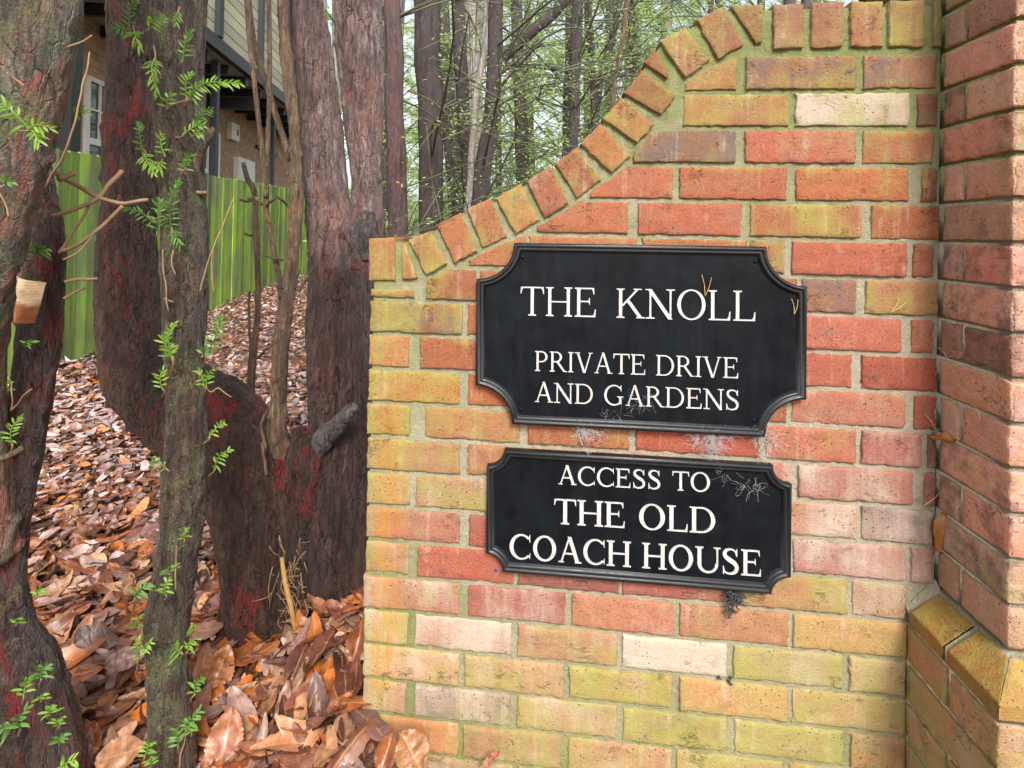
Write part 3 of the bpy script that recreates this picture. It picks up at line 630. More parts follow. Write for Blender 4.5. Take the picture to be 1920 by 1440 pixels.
    ub = [(min(max(x, .105+s), .915-h*1.3), y) for x, y in ub]
    G['U'] = (1.0, [ring(ua, ub), g_stem(.105+s/2, .36, 1, s, bot=False), g_stem(.915-h*.65, .36, 1, h*1.3, sl=.10, bot=False)])
    return G
def text_line(word, pa, pb, caps, y, s, h, mat, parent, raise_=.0022, space=.42):
    objs = []
    G = glyphs(s, h); a = onY(*pa, y); b = onY(*pb, y); U = (b-a); Wd = U.length; U.normalize(); V = Vector((-U.z, 0, U.x))
    tot = sum(space if ch == ' ' else G[ch][0]+.03 for ch in word); kx = Wd/(tot-.09)
    mb = MB(); x = -.03; cnt = 0
    def pt(u, v, d): return a+U*(u*kx)+V*(v*caps)+Vector((0, -d, 0))
    for ch in word:
        if ch == ' ': x += space; objs.append(mb); mb = MB(); continue
        for pc in G[ch][1]:
            d = raise_+.00004*(cnt % 7); cnt += 1
            if pc[0] == 'p':
                L = [(x+p, q) for p, q in pc[1]]; n = len(L)
                ar = sum(L[i][0]*L[(i+1) % n][1]-L[(i+1) % n][0]*L[i][1] for i in range(n))
                if ar < 0: L.reverse()
                fr = [pt(p, q, d) for p, q in L]; bk = [pt(p, q, -.0005) for p, q in L]
                mb.add(fr+bk, [tuple(range(n))]+[((i+1) % n, i, n+i, n+(i+1) % n) for i in range(n)])
            else:
                A, B = pc[1], pc[2]; n = len(A)
                v = [pt(x+p, q, d) for p, q in A]+[pt(x+p, q, d) for p, q in B]+[pt(x+p, q, -.0005) for p, q in A]+[pt(x+p, q, -.0005) for p, q in B]
                f = []
                for i in range(n-1):
                    f += [(i, i+1, n+i+1, n+i), (i+1, i, 2*n+i, 2*n+i+1), (n+i, n+i+1, 3*n+i+1, 3*n+i)]
                f += [(0, n, 3*n, 2*n), (n-1, 3*n-1, 4*n-1, 2*n-1)]
                mb.add(v, f)
        x += G[ch][0]+.03
    for q in objs+[mb]:
        o = q.build('lettering', mat, parent, smooth=False)
        bm = bmesh.new(); bm.from_mesh(o.data); bmesh.ops.recalc_face_normals(bm, faces=bm.faces); bm.to_mesh(o.data); bm.free()
def sign_material():
    m = NT('black_sign_paint', .30, .12); p = m.pos(); n = m.noise(p, 18, 5, .65); n2 = m.noise(m.pos(60, 60, 9), 1, 5, .7); n3 = m.noise(p, 500, 3, .7)
    c = m.mix(m.ramp(n, [(.35, 0), (.75, 1)]), (.0022, .0032, .0045), (.0065, .0088, .0115))
    c = m.mix(m.ramp(m.math('MULTIPLY', n2, m.noise(p, 6, 3)), [(.33, 0), (.5, .22)]), c, (.025, .03, .036))
    c = m.mix(m.ramp(n3, [(.72, 0), (.80, .5)]), c, (.16, .16, .16))
    m.col(c); m.rgh(m.ramp(n2, [(.3, .30), (.7, .6)])); m.bump(m.math('ADD', m.math('MULTIPLY', n3, .3), n), .25, .002); return m.m
M['sign'] = sign_material(); M['rim'] = sign_material(); M['rim'].name = 'glossy_black_moulding'; M['rim'].node_tree.nodes['Principled BSDF'].inputs['Specular IOR Level'].default_value = .5
def white_material():
    m = NT('white_letter_paint', .5); p = m.pos(); n = m.noise(p, 45, 5, .7)
    m.col(m.mix(m.ramp(n, [(.3, 0), (.75, 1)]), (.33, .315, .305), (.50, .485, .475))); m.bump(n, .15, .001); return m.m
M['white'] = white_material()
def sign(label, tl, tr, br, bl, rx, y0=-.004):
    """plate with hollowed corners; tl.. are the picture corners of its bounding box"""
    cs = [onY(*q, y0) for q in (tl, tr, br, bl)]
    ctr = sum(cs, Vector())/4; U = ((cs[1]-cs[0])+(cs[2]-cs[3])).normalized(); V = Vector((-U.z, 0, U.x))
    hw = ((cs[1]-cs[0]).length+(cs[2]-cs[3]).length)/4; hh = ((cs[0]-cs[3]).length+(cs[1]-cs[2]).length)/4
    t = thing('name_plate', label, 'sign', ctr)
    def loop(d, h, n=14):
        R = rx+d; pts = []
        for (sx, sy) in ((1, 1), (-1, 1), (-1, -1), (1, -1)):
            # the hollow is centred on the plate's corner
            x0 = math.sqrt(max(R*R-d*d, 0)); a0 = math.atan2(d, x0); a1 = math.pi/2-a0
            arcp = []
            for i in range(n+1):
                a = a0+(a1-a0)*i/n; arcp.append((hw-R*math.cos(a), hh-R*math.sin(a)))
            if sx*sy > 0: arcp.reverse()
            # order counter-clockwise seen from the front
            arcp = [(sx*x, sy*y) for x, y in arcp]
            pts += arcp[::-1] if sx*sy > 0 else arcp[::-1]
        return [ctr+U*x+V*y+Vector((0, -h, 0)) for x, y in pts]
    # order check: sort loops by angle-preserving construction
    def ordered(d, h):
        n = 14; R = rx+d; x0 = math.sqrt(max(R*R-d*d, 0)); a0 = math.atan2(d, x0)
        q = [(hw-R*math.cos(a0+(math.pi/2-2*a0)*i/n), hh-R*math.sin(a0+(math.pi/2-2*a0)*i/n)) for i in range(n+1)]
        # q runs from the top edge? first point: x far from corner, y near the top
        I = [(x, y) for x, y in q]              # (top edge) -> (right edge)
        ccw = [(x, y) for x, y in reversed(I)]  # right edge -> top edge
        pts = ccw+[(-x, y) for x, y in I]+[(-x, -y) for x, y in ccw]+[(x, -y) for x, y in I]
        return [ctr+U*x+V*y+Vector((0, -h, 0)) for x, y in pts]
    prof = [(.000, 0), (.000, .0125), (.0012, .0150), (.0040, .0168), (.0065, .0165), (.0080, .0140), (.0094, .0132), (.0118, .0140), (.0140, .0136), (.0160, .0100), (.0182, .0064)]
    rm = MB(); L = [ordered(*q) for q in prof]; n = len(L[0]); vs = [p for l in L for p in l]
    rm.add(vs, [(a*n+i, a*n+(i+1) % n, (a+1)*n+(i+1) % n, (a+1)*n+i) for a in range(len(prof)-1) for i in range(n)])
    rm.build('rim_moulding', M['rim'], t)
    pn = MB(); l0 = ordered(.0178, .0064); l1 = ordered(.0178, .0005)
    pn.add(l0+l1, [tuple(range(n)), tuple(range(2*n-1, n-1, -1))]+[((i+1) % n, i, n+i, n+(i+1) % n) for i in range(n)])
    pn.build('panel', M['sign'], t, smooth=False)
    for sx in (-1, 1):
        for sy in (-1, 1):
            sc = MB(); c = ctr+U*(sx*(hw-rx*.42-.022))+V*(sy*(hh-rx*.42-.022)) if rx < .05 else ctr+U*(sx*(hw-rx-.018))+V*(sy*(hh-.030))
            tube(sc, [c+Vector((0, -.004, 0)), c+Vector((0, -.0072, 0)), c+Vector((0, -.0082, 0))], [.0042, .0042, .0024], 12)
            sc.build('screw', M['sign'], t)
    return t, y0-.0064
s1, yl = sign('larger upper black plate with hollow corners reading THE KNOLL PRIVATE DRIVE AND GARDENS', (895, 454), (1508, 464), (1506, 819), (894, 788), .078)
text_line('THE KNOLL', (977, 591), (1416, 602), .0605, yl, .112, .045, M['white'], s1, space=.62)
text_line('PRIVATE DRIVE', (1003, 695), (1384, 709), .0415, yl, .112, .05, M['white'], s1, space=.45)
text_line('AND GARDENS', (1003, 753), (1386, 769), .0410, yl, .112, .05, M['white'], s1, space=.45)
s2, yl = sign('smaller lower black plate with bolder lettering reading ACCESS TO THE OLD COACH HOUSE', (914, 836), (1479, 870), (1478, 1109), (913, 1063), .036)
text_line('ACCESS TO', (1047, 907), (1331, 922), .0385, yl, .13, .055, M['white'], s2, space=.5)
text_line('THE OLD', (1040, 981), (1342, 1000), .0515, yl, .15, .05, M['white'], s2, space=.42)
text_line('COACH HOUSE', (955, 1046), (1427, 1080), .0510, yl, .15, .053, M['white'], s2, space=.40)
# ------------------------------------------------------------------ cobwebs and litter caught on the wall
def cobweb(name, label, cat, px, py, w, h, n, mat, y=-.012, r=.00017, seed=1, group=None):
    q = random.Random(seed); mb = MB(); top = onY(px, py, y); sc = .0011
    cl = [(q.gauss(0, .42)*w*sc, abs(q.gauss(0, .28))*h*sc) for _ in range(max(3, n//14))]
    for i in range(n):
        cx, cz = q.choice(cl); f = 1-.6*min(1, cz/(h*sc))
        p = top+Vector((cx*f+q.gauss(0, .07)*w*sc, q.uniform(-.005, .005), -cz+q.gauss(0, .08)*h*sc)); pts = [p.copy()]
        dr = Vector((q.gauss(0, 1), q.gauss(0, .3), q.gauss(-.5, .8))).normalized(); stp = q.uniform(.03, .10)*h*sc*(.5 if mat is M['dirt'] else 1)
        for k in range(5):
            dr = (dr+Vector((q.gauss(0, .6), q.gauss(0, .2), q.gauss(-.15, .5)))).normalized(); p = p+dr*stp; pts.append(p.copy())
        tube(mb, spline(pts, 9), r*q.uniform(.6, 1.7), 3, cap=False)
    o = mb.build(name, mat, loc=top); tag(o, label, cat, group); return o
cobweb('cobweb', 'grey cobweb tangle under the bottom edge of the upper plate, left one of two', 'cobweb', 1103, 800, 34, 52, 190, M['web'], r=.00015, seed=2)
cobweb('cobweb', 'wide grey cobweb hanging between the right bottom of the upper plate and the lower plate', 'cobweb', 1338, 812, 40, 70, 260, M['web'], r=.00015, seed=3)
cobweb('cobweb', 'dusty cobweb at the lower right hollow corner of the upper plate', 'cobweb', 1428, 808, 50, 60, 130, M['web'], seed=4)
cobweb('cobweb', 'faint cobweb strands spread over the right end of the lower plate', 'cobweb', 1400, 872, 90, 60, 45, M['web'], y=-.0175, r=.00011, seed=5)
cobweb('cobweb', 'faint cobweb threads across the bottom of the GARDENS line', 'cobweb', 1130, 735, 200, 50, 50, M['web'], y=-.0135, r=.00010, seed=8)
cobweb('web_debris', 'black clump of web dirt hanging below the lower plate', 'debris', 1378, 1110, 20, 62, 200, M['dirt'], r=.0009, seed=7)
cobweb('web_debris', 'small black scrap of web stuck in a bed joint below the lower plate', 'debris', 1358, 1270, 22, 22, 40, M['dirt'], y=-.001, r=.0009, seed=9)
def needle(label, pts, r=.0007, mat='straw', name='pine_needle', cat='needle', y=None):
    mb = MB(); q = []
    for p in pts:
        w = onY(p[0], p[1], -.004) if len(p) < 3 else (onX(p[0], p[1], WX-.004) if p[2] == 'x' else onY(p[0], p[1], p[2]))
        q.append(w)
    n = max(6, len(q)*4); S_ = spline(q, n); tube(mb, S_, [r*(1-.5*i/n) for i in range(n)], 5)
    tag(mb.build(name, M[mat], loc=q[0]), label, cat)
def vee(label, c, a, b):
    mb = MB()
    f = lambda p: onX(p[0], p[1], WX-.005) if p[0] > 1772 else onY(p[0], p[1], c[2] if len(c) > 2 else -.005)
    C0 = f(c)
    for e in (a, b):
        E_ = f(e); md = (C0+E_)/2+Vector((.001, -.003, .001)); tube(mb, spline([C0, md, E_], 8), [.0006]*4+[.0004]*4, 5)
    tag(mb.build('pine_needle', M['straw'], loc=C0), label, 'needle')
vee('orange pine needle pair stuck over the O of KNOLL', (1322, 556, -.016), (1316, 515, -.016), (1334, 520, -.016))
vee('rust pine needle pair on the right rim of the upper plate', (1489, 590, -.018), (1484, 560, -.018), (1496, 562, -.018))
vee('pale pine needle pair lying on a bed joint right of the upper plate', (1669, 587), (1686, 560), (1700, 566))
vee('pine needle pair at the wall corner level with PRIVATE', (1775, 670), (1756, 650), (1789, 667))
vee('pine needle pair at the wall corner just above the wedged leaf', (1752, 803), (1733, 775), (1762, 808))
vee('curled pine needle pair on the wall corner below the wedged leaf', (1732, 948), (1765, 920), (1736, 942))
vee('long pine needle pair trailing down the pillar side beside the plate', (1800, 724), (1786, 712), (1820, 752))
vee('pine needle pair crossing a dark brick on the pillar side', (1838, 785), (1822, 755), (1824, 800))
def leaf_scrap(name, label, pts, rad, mat, cat):
    mb = MB(); q = []
    for p in pts: q.append(onY(p[0], p[1], p[2]))
    n = 14; S_ = spline(q, n); R = np.interp(np.linspace(0, 1, n), np.linspace(0, 1, len(rad)), rad)
    vs = []; 
    for i, p in enumerate(S_):
        t = Vector(S_[min(i+1, n-1)]-S_[max(i-1, 0)]).normalized(); sd = t.cross(Y_).normalized()
        for k in range(5):
            a = (k/4-.5)*2; vs.append(Vector(p)+sd*(a*R[i])+Vector((0, -.006+.010*a*a+.003*noise.noise(Vector((i*.5, k, 2))), 0)))
    mb.add(vs, [(i*5+k, i*5+k+1, (i+1)*5+k+1, (i+1)*5+k) for i in range(n-1) for k in range(4)], lcol=lin(150, 95, 40), luv=[(i/n, k/4, 0) for i in range(n) for k in range(5)])
    tag(mb.build(name, mat, loc=q[0]), label, cat)
leaf_scrap('dead_leaf', 'brown leaf wedged flat in the corner of wall and pillar', [(1746, 822, -.004), (1780, 822, -.03), (1812, 830, -.03)], [.003, .011, .002], M['leaf'], 'leaf')
leaf_scrap('dead_leaf', 'shrivelled brown leaf hanging in the wall corner above the plinth', [(1772, 962, -.012), (1766, 985, -.016), (1763, 1015, -.012), (1758, 1035, -.010)], [.003, .014, .008, .002], M['leaf'], 'leaf')
# ------------------------------------------------------------------ near trees
def px_stem(pts, n=30, ext=None):
    """pts rows: pixel x, pixel y, depth, width in pixels -> world samples and radii"""
    S_ = spline(pts, n); return [P(a, b, d) for a, b, d, w in S_], [w/FPX*d/2/math.sqrt(1+((a-PCX)/FPX)**2) for a, b, d, w in S_]
def up_to(pts, rad, z, lean=(0, 0)):
    p = pts[0].copy(); d = (pts[0]-pts[3]).normalized(); d.z = max(d.z, .6); d.normalize(); out = []; r = rad[0]; R = []
    while p.z < z:
        p = p+d*.12; r *= .992; out.insert(0, p.copy()); R.insert(0, r)
    return out+pts, R+rad
def down_to(pts, rad, z, flare=1.25):
    p = pts[-1].copy(); d = (pts[-1]-pts[-3]).normalized(); d = (d+Vector((0, 0, -1.2))).normalized(); out = []; R = []; r = rad[-1]
    while p.z > z:
        p = p+d*.05; r *= 1+(flare-1)*.12; out.append(p.copy()); R.append(r)
    return pts+out, rad+R
def bark_mesh(name, tubes, mat, parent, voxel=.008, amp=.006, knobs=40, seed=1, rings=()):
    mb = MB()
    for pts, rad in tubes: tube(mb, pts, rad, 20)
    tmp = mb.build('tmp', mat)
    if voxel:
        mo = tmp.modifiers.new('r', 'REMESH'); mo.mode = 'VOXEL'; mo.voxel_size = voxel
        sm = tmp.modifiers.new('s', 'SMOOTH'); sm.factor = .5; sm.iterations = 6
        dg = bpy.context.evaluated_depsgraph_get(); dg.update(); me = bpy.data.meshes.new_from_object(tmp.evaluated_get(dg))
    else: me = tmp.data.copy()
    N = len(me.vertices); co = np.empty(N*3); me.vertices.foreach_get('co', co); co = co.reshape(-1, 3)
    no = np.empty(N*3); me.vertex_normals.foreach_get('vector', no); no = no.reshape(-1, 3)
    q = random.Random(seed); d = np.zeros(N)
    for i in range(N):
        x, y, z = co[i]
        w = noise.noise(Vector((x*5+seed, y*5, z*4)))
        a = noise.noise(Vector((x*24+w, y*24, z*6+seed))); b = noise.noise(Vector((x*70+w, y*70, z*26)))
        c = 1-abs(noise.noise(Vector((x*38+2*w, y*38, z*9+9))))*2
        e_ = noise.noise(Vector((x*150, y*150, z*45))); d[i] = amp*(.9*a+.6*b+.35*e_-.6*max(0, c-.6)*2)+amp*1.2*w
    for k in range(knobs):
        c = co[q.randrange(N)]; r = q.uniform(.006, .018); e = ((co-c)**2).sum(1); d += q.uniform(.3, .7)*r*np.exp(-e/(r*r*.6))
    co = co+no*d[:, None]
    off = np.array(base_of(parent)); me.vertices.foreach_set('co', (co-off).ravel()); me.update()
    me.polygons.foreach_set('use_smooth', [True]*len(me.polygons))
    me.materials.clear(); me.materials.append(mat); me.name = name
    if mat is M['bark_d']:
        at = me.attributes.new('wet', 'FLOAT_COLOR', 'POINT'); w = np.ones((N, 4), dtype=np.float32); w[:, 0] = np.clip((1.17-co[:, 2])/.34+.35, 0, 1); at.data.foreach_set('color', w.ravel())
    bpy.data.objects.remove(tmp); o = bpy.data.objects.new(name, me); C.objects.link(o); o.parent = parent
    return o
def sprig_mesh(parent, base, tip, dense=1.0, seed=0, droop=.15):
    q = random.Random(seed); mb = MB(); ax = tip-base; L = ax.length; t0 = ax.normalized()
    mid = base+ax*.5+Vector((q.uniform(-.1, .1), q.uniform(-.25, .05), .12))*L
    S_ = [Vector(p) for p in spline([base, mid, tip], 14)]
    tube(mb, S_, [.0014-.0006*i/13 for i in range(14)], 5)
    tw = MB(); rt = base-t0*L*.35+(base-CAM).normalized()*.03; tube(tw, spline([rt, base-t0*L*.1+Vector((q.gauss(0, .002), 0, q.gauss(0, .002))), base+ax*.12], 8), [.0019-.0001*i for i in range(8)], 6)
    n = max(8, int(L/.0043*dense)); view = (CAM-base).normalized()
    sd = t0.cross(view).normalized(); fr = q.uniform(-.7, .7); size = q.uniform(.85, 1.25)
    for i in range(n):
        f = .10+.90*i/n; k = min(12, int(f*13)); p = S_[k].lerp(S_[min(k+1, 13)], f*13-k); tt = (S_[min(k+1, 13)]-S_[max(k-1, 0)]).normalized()
        side = (sd if i % 2 else -sd); nl = size*q.uniform(.014, .022)*(1-.5*f**3)
        dr = (side*(1-.5*f)+tt*(.35+.7*f)+view*(q.uniform(-.5, .8)+fr*.4)+Vector((q.gauss(0, .15), q.gauss(0, .15), q.gauss(0, .15)))).normalized()
        wd_ = dr.cross(view); wv = (wd_.normalized() if wd_.length > .1 else sd)*(.0017*size); bend = Vector((0, 0, -q.uniform(.1, .5)*nl))+tt*nl*q.uniform(-.1, .35)
        a1, a2, a3 = p+dr*nl*.35+bend*.10, p+dr*nl*.72+bend*.45, p+dr*nl+bend; th = view*.0004
        mb.add([p, a1-wv, a1-th, a1+wv, a2-wv*.9, a2-th, a2+wv*.9, a3], [(0, 1, 2), (0, 2, 3), (1, 4, 5, 2), (2, 5, 6, 3), (4, 7, 5), (5, 7, 6)])
    o = mb.build('sprig', M['sprig'] if q.random() < .6 else M['sprig_old'], parent, smooth=False); tw.build('twig', M['twig'], o); return o
def crop(k, x, y):
    if k == 1: return (x*.36458, y*.36458)
    if k == 2: return (x*.36458, 450+y*.36458)
    return (x*.36458, 940+y*.36458)
def sprigs(parent, k, depth, rows, seed):
    for i, (a, b, c, d) in enumerate(rows):
        p, q = crop(k, a, b), crop(k, c, d)
        sprig_mesh(parent, P(*p, depth), P(*q, depth-.012), seed=seed+i, dense=1.0)
def twig(parent, pts, r0, r1, mat='twig', name='dead_twig'):
    mb = MB(); n = 6*len(pts); S_ = spline([P(*p) for p in pts], n)
    S_ = [Vector(p)+Vector((noise.noise(Vector(p)*30), noise.noise(Vector(p)*30+Vector((5, 5, 5))), noise.noise(Vector(p)*30+Vector((9, 1, 5)))))*.003 for p in S_]
    tube(mb, S_, [r0+(r1-r0)*i/(n-1) for i in range(n)], 7); return mb.build(name, M[mat], parent)
# --- tree at the left edge: two stems from one base
gA = P(0, 1440, 1.0)
TA = thing('yew_tree', 'red flaking yew at the left edge with two stems and green sprigs', 'tree', (gA.x, gA.y, gz(gA.x, gA.y)))
a1 = px_stem([(72, -60, .90, 185), (66, 60, .90, 176), (46, 219, .90, 166), (12, 365, .90, 138), (-20, 486, .91, 140), (-44, 614, .93, 145), (-55, 760, .96, 150), (-45, 900, .98, 150), (-30, 1050, 1.0, 150)], 40)
a1 = up_to(*a1, 3.2)
a2 = px_stem([(-10, -60, 1.06, 120), (8, 120, 1.06, 110), (48, 300, 1.06, 96), (76, 420, 1.06, 84), (80, 541, 1.06, 84), (68, 680, 1.05, 94), (42, 815, 1.04, 100), (14, 950, 1.03, 104), (0, 1100, 1.02, 108), (4, 1190, 1.02, 140), (10, 1270, 1.02, 215), (20, 1360, 1.02, 262), (26, 1450, 1.02, 300)], 46)
a2 = up_to(*a2, 3.0); a2 = down_to(*a2, TA.location.z-.08, 1.3)
bark_mesh('trunk', [a1], M['bark_a'], TA, .006, .005, 70, 3)
bark_mesh('stem', [a2], M['bark_r'], TA, .006, .005, 60, 4)
sprigs(TA, 1, .80, [(150, 660, 10, 530), (140, 670, 275, 660), (165, 670, 205, 740), (20, 950, 66, 930)], 10)
sprigs(TA, 1, .98, [(195, 1310, 180, 1270), (190, 1305, 240, 1275), (380, 590, 450, 575)], 20)
sprigs(TA, 2, .98, [(60, 1060, 110, 910), (140, 550, 172, 515), (150, 220, 190, 205), (20, 800, 30, 730)], 30)
sprigs(TA, 3, .93, [(120, 1010, 140, 910), (65, 1165, 12, 1170), (108, 1170, 150, 1050), (210, 920, 250, 840), (190, 490, 215, 450), (85, 630, 100, 600), (255, 1100, 265, 1050), (310, 1371, 390, 1330), (215, 1020, 225, 990), (300, 1160, 320, 1110), (310, 1240, 325, 1200)], 40)
twig(TA, [(97, 321, 1.0), (140, 345, 1.02), (182, 368, 1.05), (226, 381, 1.06), (277, 375, 1.08)], .0048, .0040)
twig(TA, [(98, 405, 1.0), (150, 390, 1.03), (182, 372, 1.05), (205, 348, 1.06), (230, 321, 1.08)], .0038, .0052)
twig(TA, [(113, 470, 1.0), (150, 455, 1.03), (185, 430, 1.05), (212, 405, 1.06), (230, 386, 1.06)], .004, .004)
twig(TA, [(110, 474, 1.0), (140, 430, 1.02), (160, 400, 1.04), (172, 372, 1.05)], .003, .0025)
twig(TA, [(118, 488, 1.0), (150, 470, 1.02), (175, 440, 1.04)], .0025, .0015)
twig(TA, [(120, 528, 1.02), (150, 524, 1.04), (182, 522, 1.06)], .0035, .003)
twig(TA, [(120, 560, 1.02), (140, 548, 1.04), (158, 540, 1.06)], .003, .002)
twig(TA, [(112, 335, .95), (125, 330, .97), (139, 325, .98)], .006, .005)
twig(TA, [(88, 350, .9), (130, 262, .88), (150, 180, .88), (168, 98, .9)], .0022, .0014)
twig(TA, [(130, 90, .86), (150, 80, .86), (172, 66, .86)], .0022, .0014)
twig(TA, [(45, 163, .80), (20, 140, .79), (5, 112, .78)], .0018, .001)
twig(TA, [(0, 858, .92), (22, 850, .92), (45, 838, .93)], .006, .005, 'bark_f')
twig(TA, [(15, 405, .82), (5, 370, .82), (-10, 340, .82)], .0018, .001)
twig(TA, [(22, 770, .93), (25, 740, .92), (24, 715, .92)], .0014, .001)
twig(TA, [(22, 770, .93), (45, 740, .92), (60, 728, .92)], .0012, .001)
# --- stem in front
gE = onZ(322, 1500, 0.0); 
TE = thing('yew_tree', 'slim mossy yew stem in front of the others with bright green sprigs', 'tree', (P(322, 1500, 1.1).x, P(322, 1500, 1.1).y, 0))
e1 = px_stem([(332, -60, 1.26, 118), (330, 60, 1.25, 110), (335, 180, 1.24, 98), (338, 300, 1.22, 96), (345, 420, 1.20, 90), (346, 540, 1.18, 92), (344, 650, 1.17, 90), (350, 760, 1.15, 84), (345, 860, 1.14, 82), (342, 960, 1.13, 88), (330, 1060, 1.12, 84), (316, 1150, 1.11, 90), (314, 1240, 1.10, 82), (320, 1340, 1.10, 86), (322, 1450, 1.10, 96)], 60)
e1 = up_to(*e1, 3.4); e1 = down_to(*e1, -.06, 1.5)
e2 = px_stem([(402, 240, 1.19, 12), (390, 262, 1.19, 13), (375, 290, 1.20, 17), (362, 330, 1.21, 22), (350, 390, 1.20, 26)], 14)
bark_mesh('trunk', [e1], M['bark_e'], TE, .0055, .005, 90, 5)
bb = MB(); tube(bb, *e2, 10); bb.build('broken_branch', M['bark_f'], TE)
sprigs(TE, 1, 1.15, [(665, 150, 700, 0), (660, 150, 590, 155), (690, 160, 715, 245), (760, 150, 850, 100), (940, 320, 980, 155), (960, 510, 985, 375), (960, 520, 1245, 430), (1000, 640, 1095, 560), (940, 690, 1050, 640), (860, 560, 885, 480), (735, 790, 715, 625), (740, 790, 795, 900), (845, 800, 835, 690), (955, 890, 960, 820), (805, 1200, 822, 1020), (880, 1200, 925, 925), (800, 1150, 640, 1070), (885, 1185, 930, 1265), (795, 300, 810, 500), (1000, 700, 1040, 690), (830, 830, 815, 870), (920, 60, 905, 130)], 60)
sprigs(TE, 1, 1.12, [(950, 870, 985, 790)], 95)
sprigs(TE, 2, 1.09, [(890, 620, 898, 425), (835, 770, 840, 665), (1060, 765, 1100, 660), (1050, 750, 1020, 670), (1065, 590, 1130, 395), (1040, 590, 1060, 560), (1070, 1020, 1155, 930), (1100, 1180, 1185, 1075), (860, 1180, 780, 1130), (885, 610, 850, 490)], 100)
sprigs(TE, 3, 1.04, [(950, 195, 962, 140), (870, 375, 878, 335), (850, 480, 872, 400), (690, 500, 765, 425), (710, 650, 718, 590), (712, 820, 705, 700), (730, 770, 780, 720), (935, 780, 900, 735), (965, 770, 1010, 705), (1000, 1000, 1045, 905), (955, 1160, 1030, 1070), (985, 1190, 990, 1130), (920, 1265, 905, 1170), (740, 1320, 765, 1235), (1000, 660, 990, 640), (775, 1371, 770, 1320)], 130)
twig(TE, [(306, 468, 1.13), (308, 520, 1.12), (316, 585, 1.11)], .0016, .0012)
twig(TE, [(326, 470, 1.13), (322, 490, 1.12), (330, 515, 1.12)], .0016, .0012)
twig(TE, [(308, 560, 1.12), (325, 565, 1.12)], .0016, .0012)
twig(TE, [(375, 548, 1.12), (385, 505, 1.12), (398, 470, 1.12), (415, 430, 1.14), (438, 370, 1.16)], .002, .0014)
twig(TE, [(402, 551, 1.12), (396, 500, 1.12), (400, 470, 1.12)], .0016, .0012)
twig(TE, [(328, 1106, 1.04), (330, 1060, 1.04), (332, 1024, 1.04)], .0018, .0010)
twig(TE, [(385, 725, 1.1), (396, 735, 1.1), (408, 728, 1.1), (420, 736, 1.1), (434, 745, 1.1)], .0014, .001)
twig(TE, [(335, 1440, 1.04), (345, 1390, 1.04), (352, 1350, 1.03)], .0016, .001)
twig(TE, [(385, 360, 1.18), (376, 363, 1.19), (362, 360, 1.2)], .004, .005)
# --- the big many-stemmed tree behind
bX = P(520, 1215, 1.60)
TB = thing('yew_tree', 'dark many-stemmed yew behind the wall with a hooked left stem', 'tree', (bX.x, bX.y, gz(bX.x, bX.y)))
j1 = px_stem([(252, -60, 1.62, 112), (250, 80, 1.62, 106), (246, 220, 1.61, 104), (242, 360, 1.60, 112), (240, 500, 1.60, 124), (247, 610, 1.59, 140), (272, 695, 1.58, 172), (332, 752, 1.57, 190), (402, 806, 1.56, 204), (458, 870, 1.56, 196), (488, 960, 1.55, 190), (498, 1060, 1.55, 172), (500, 1150, 1.54, 160), (502, 1215, 1.54, 170)], 70)
j1 = up_to(*j1, 3.8); j1 = down_to(*j1, bX.z-.25, 1.4)
d1 = px_stem([(572, -60, 1.70, 64), (577, 20, 1.70, 68), (586, 110, 1.70, 78), (601, 250, 1.70, 84), (613, 380, 1.69, 88), (636, 500, 1.68, 122), (638, 640, 1.66, 128), (640, 800, 1.64, 130), (640, 950, 1.62, 130), (640, 1080, 1.61, 128), (642, 1200, 1.60, 146)], 56)
d1 = up_to(*d1, 3.9); d1 = down_to(*d1, bX.z-.25, 1.6)
d2 = px_stem([(672, -60, 1.76, 96), (676, 100, 1.76, 88), (683, 250, 1.76, 72), (688, 350, 1.74, 62), (686, 430, 1.71, 70), (668, 510, 1.69, 90), (655, 580, 1.68, 90)], 40)
d2 = up_to(*d2, 4.0)
st = px_stem([(540, 1010, 1.56, 90), (560, 920, 1.55, 80), (573, 850, 1.53, 66), (578, 818, 1.52, 40)], 14)
fill = down_to(*px_stem([(580, 960, 1.66, 60), (576, 1040, 1.66, 70), (574, 1120, 1.65, 80), (575, 1200, 1.64, 100)], 14), bX.z-.2, 1.3)
bl1 = px_stem([(560, 800, 1.53, 24), (568, 832, 1.515, 50), (570, 870, 1.52, 54), (560, 930, 1.54, 50)], 12)
bark_mesh('trunk', [j1, st, fill, bl1, px_stem([(462, 1080, 1.55, 90), (440, 1150, 1.53, 70), (415, 1215, 1.52, 60), (392, 1260, 1.51, 50)], 10), px_stem([(520, 1100, 1.53, 90), (530, 1170, 1.50, 80), (545, 1240, 1.47, 70)], 10)], M['bark_b'], TB, .0065, .0065, 160, 8)
bark_mesh('stem', [d1], M['bark_d'], TB, .0065, .0055, 90, 9)
bark_mesh('stem', [d2], M['bark_d'], TB, .0065, .0055, 60, 19)
sb = px_stem([(560, 885, 1.58, 60), (584, 850, 1.545, 50), (612, 818, 1.51, 42), (640, 790, 1.48, 34), (655, 772, 1.46, 28), (667, 760, 1.45, 14)], 18)
bark_mesh('broken_branch', [sb], M['deadwood'], TB, .0042, .0042, 5, 12)
bark_mesh('burl', [px_stem([(693, 400, 1.66, 20), (686, 425, 1.645, 40), (680, 460, 1.65, 44), (676, 495, 1.665, 20)], 14)], M['deadwood'], TB, .005, .007, 30, 13)
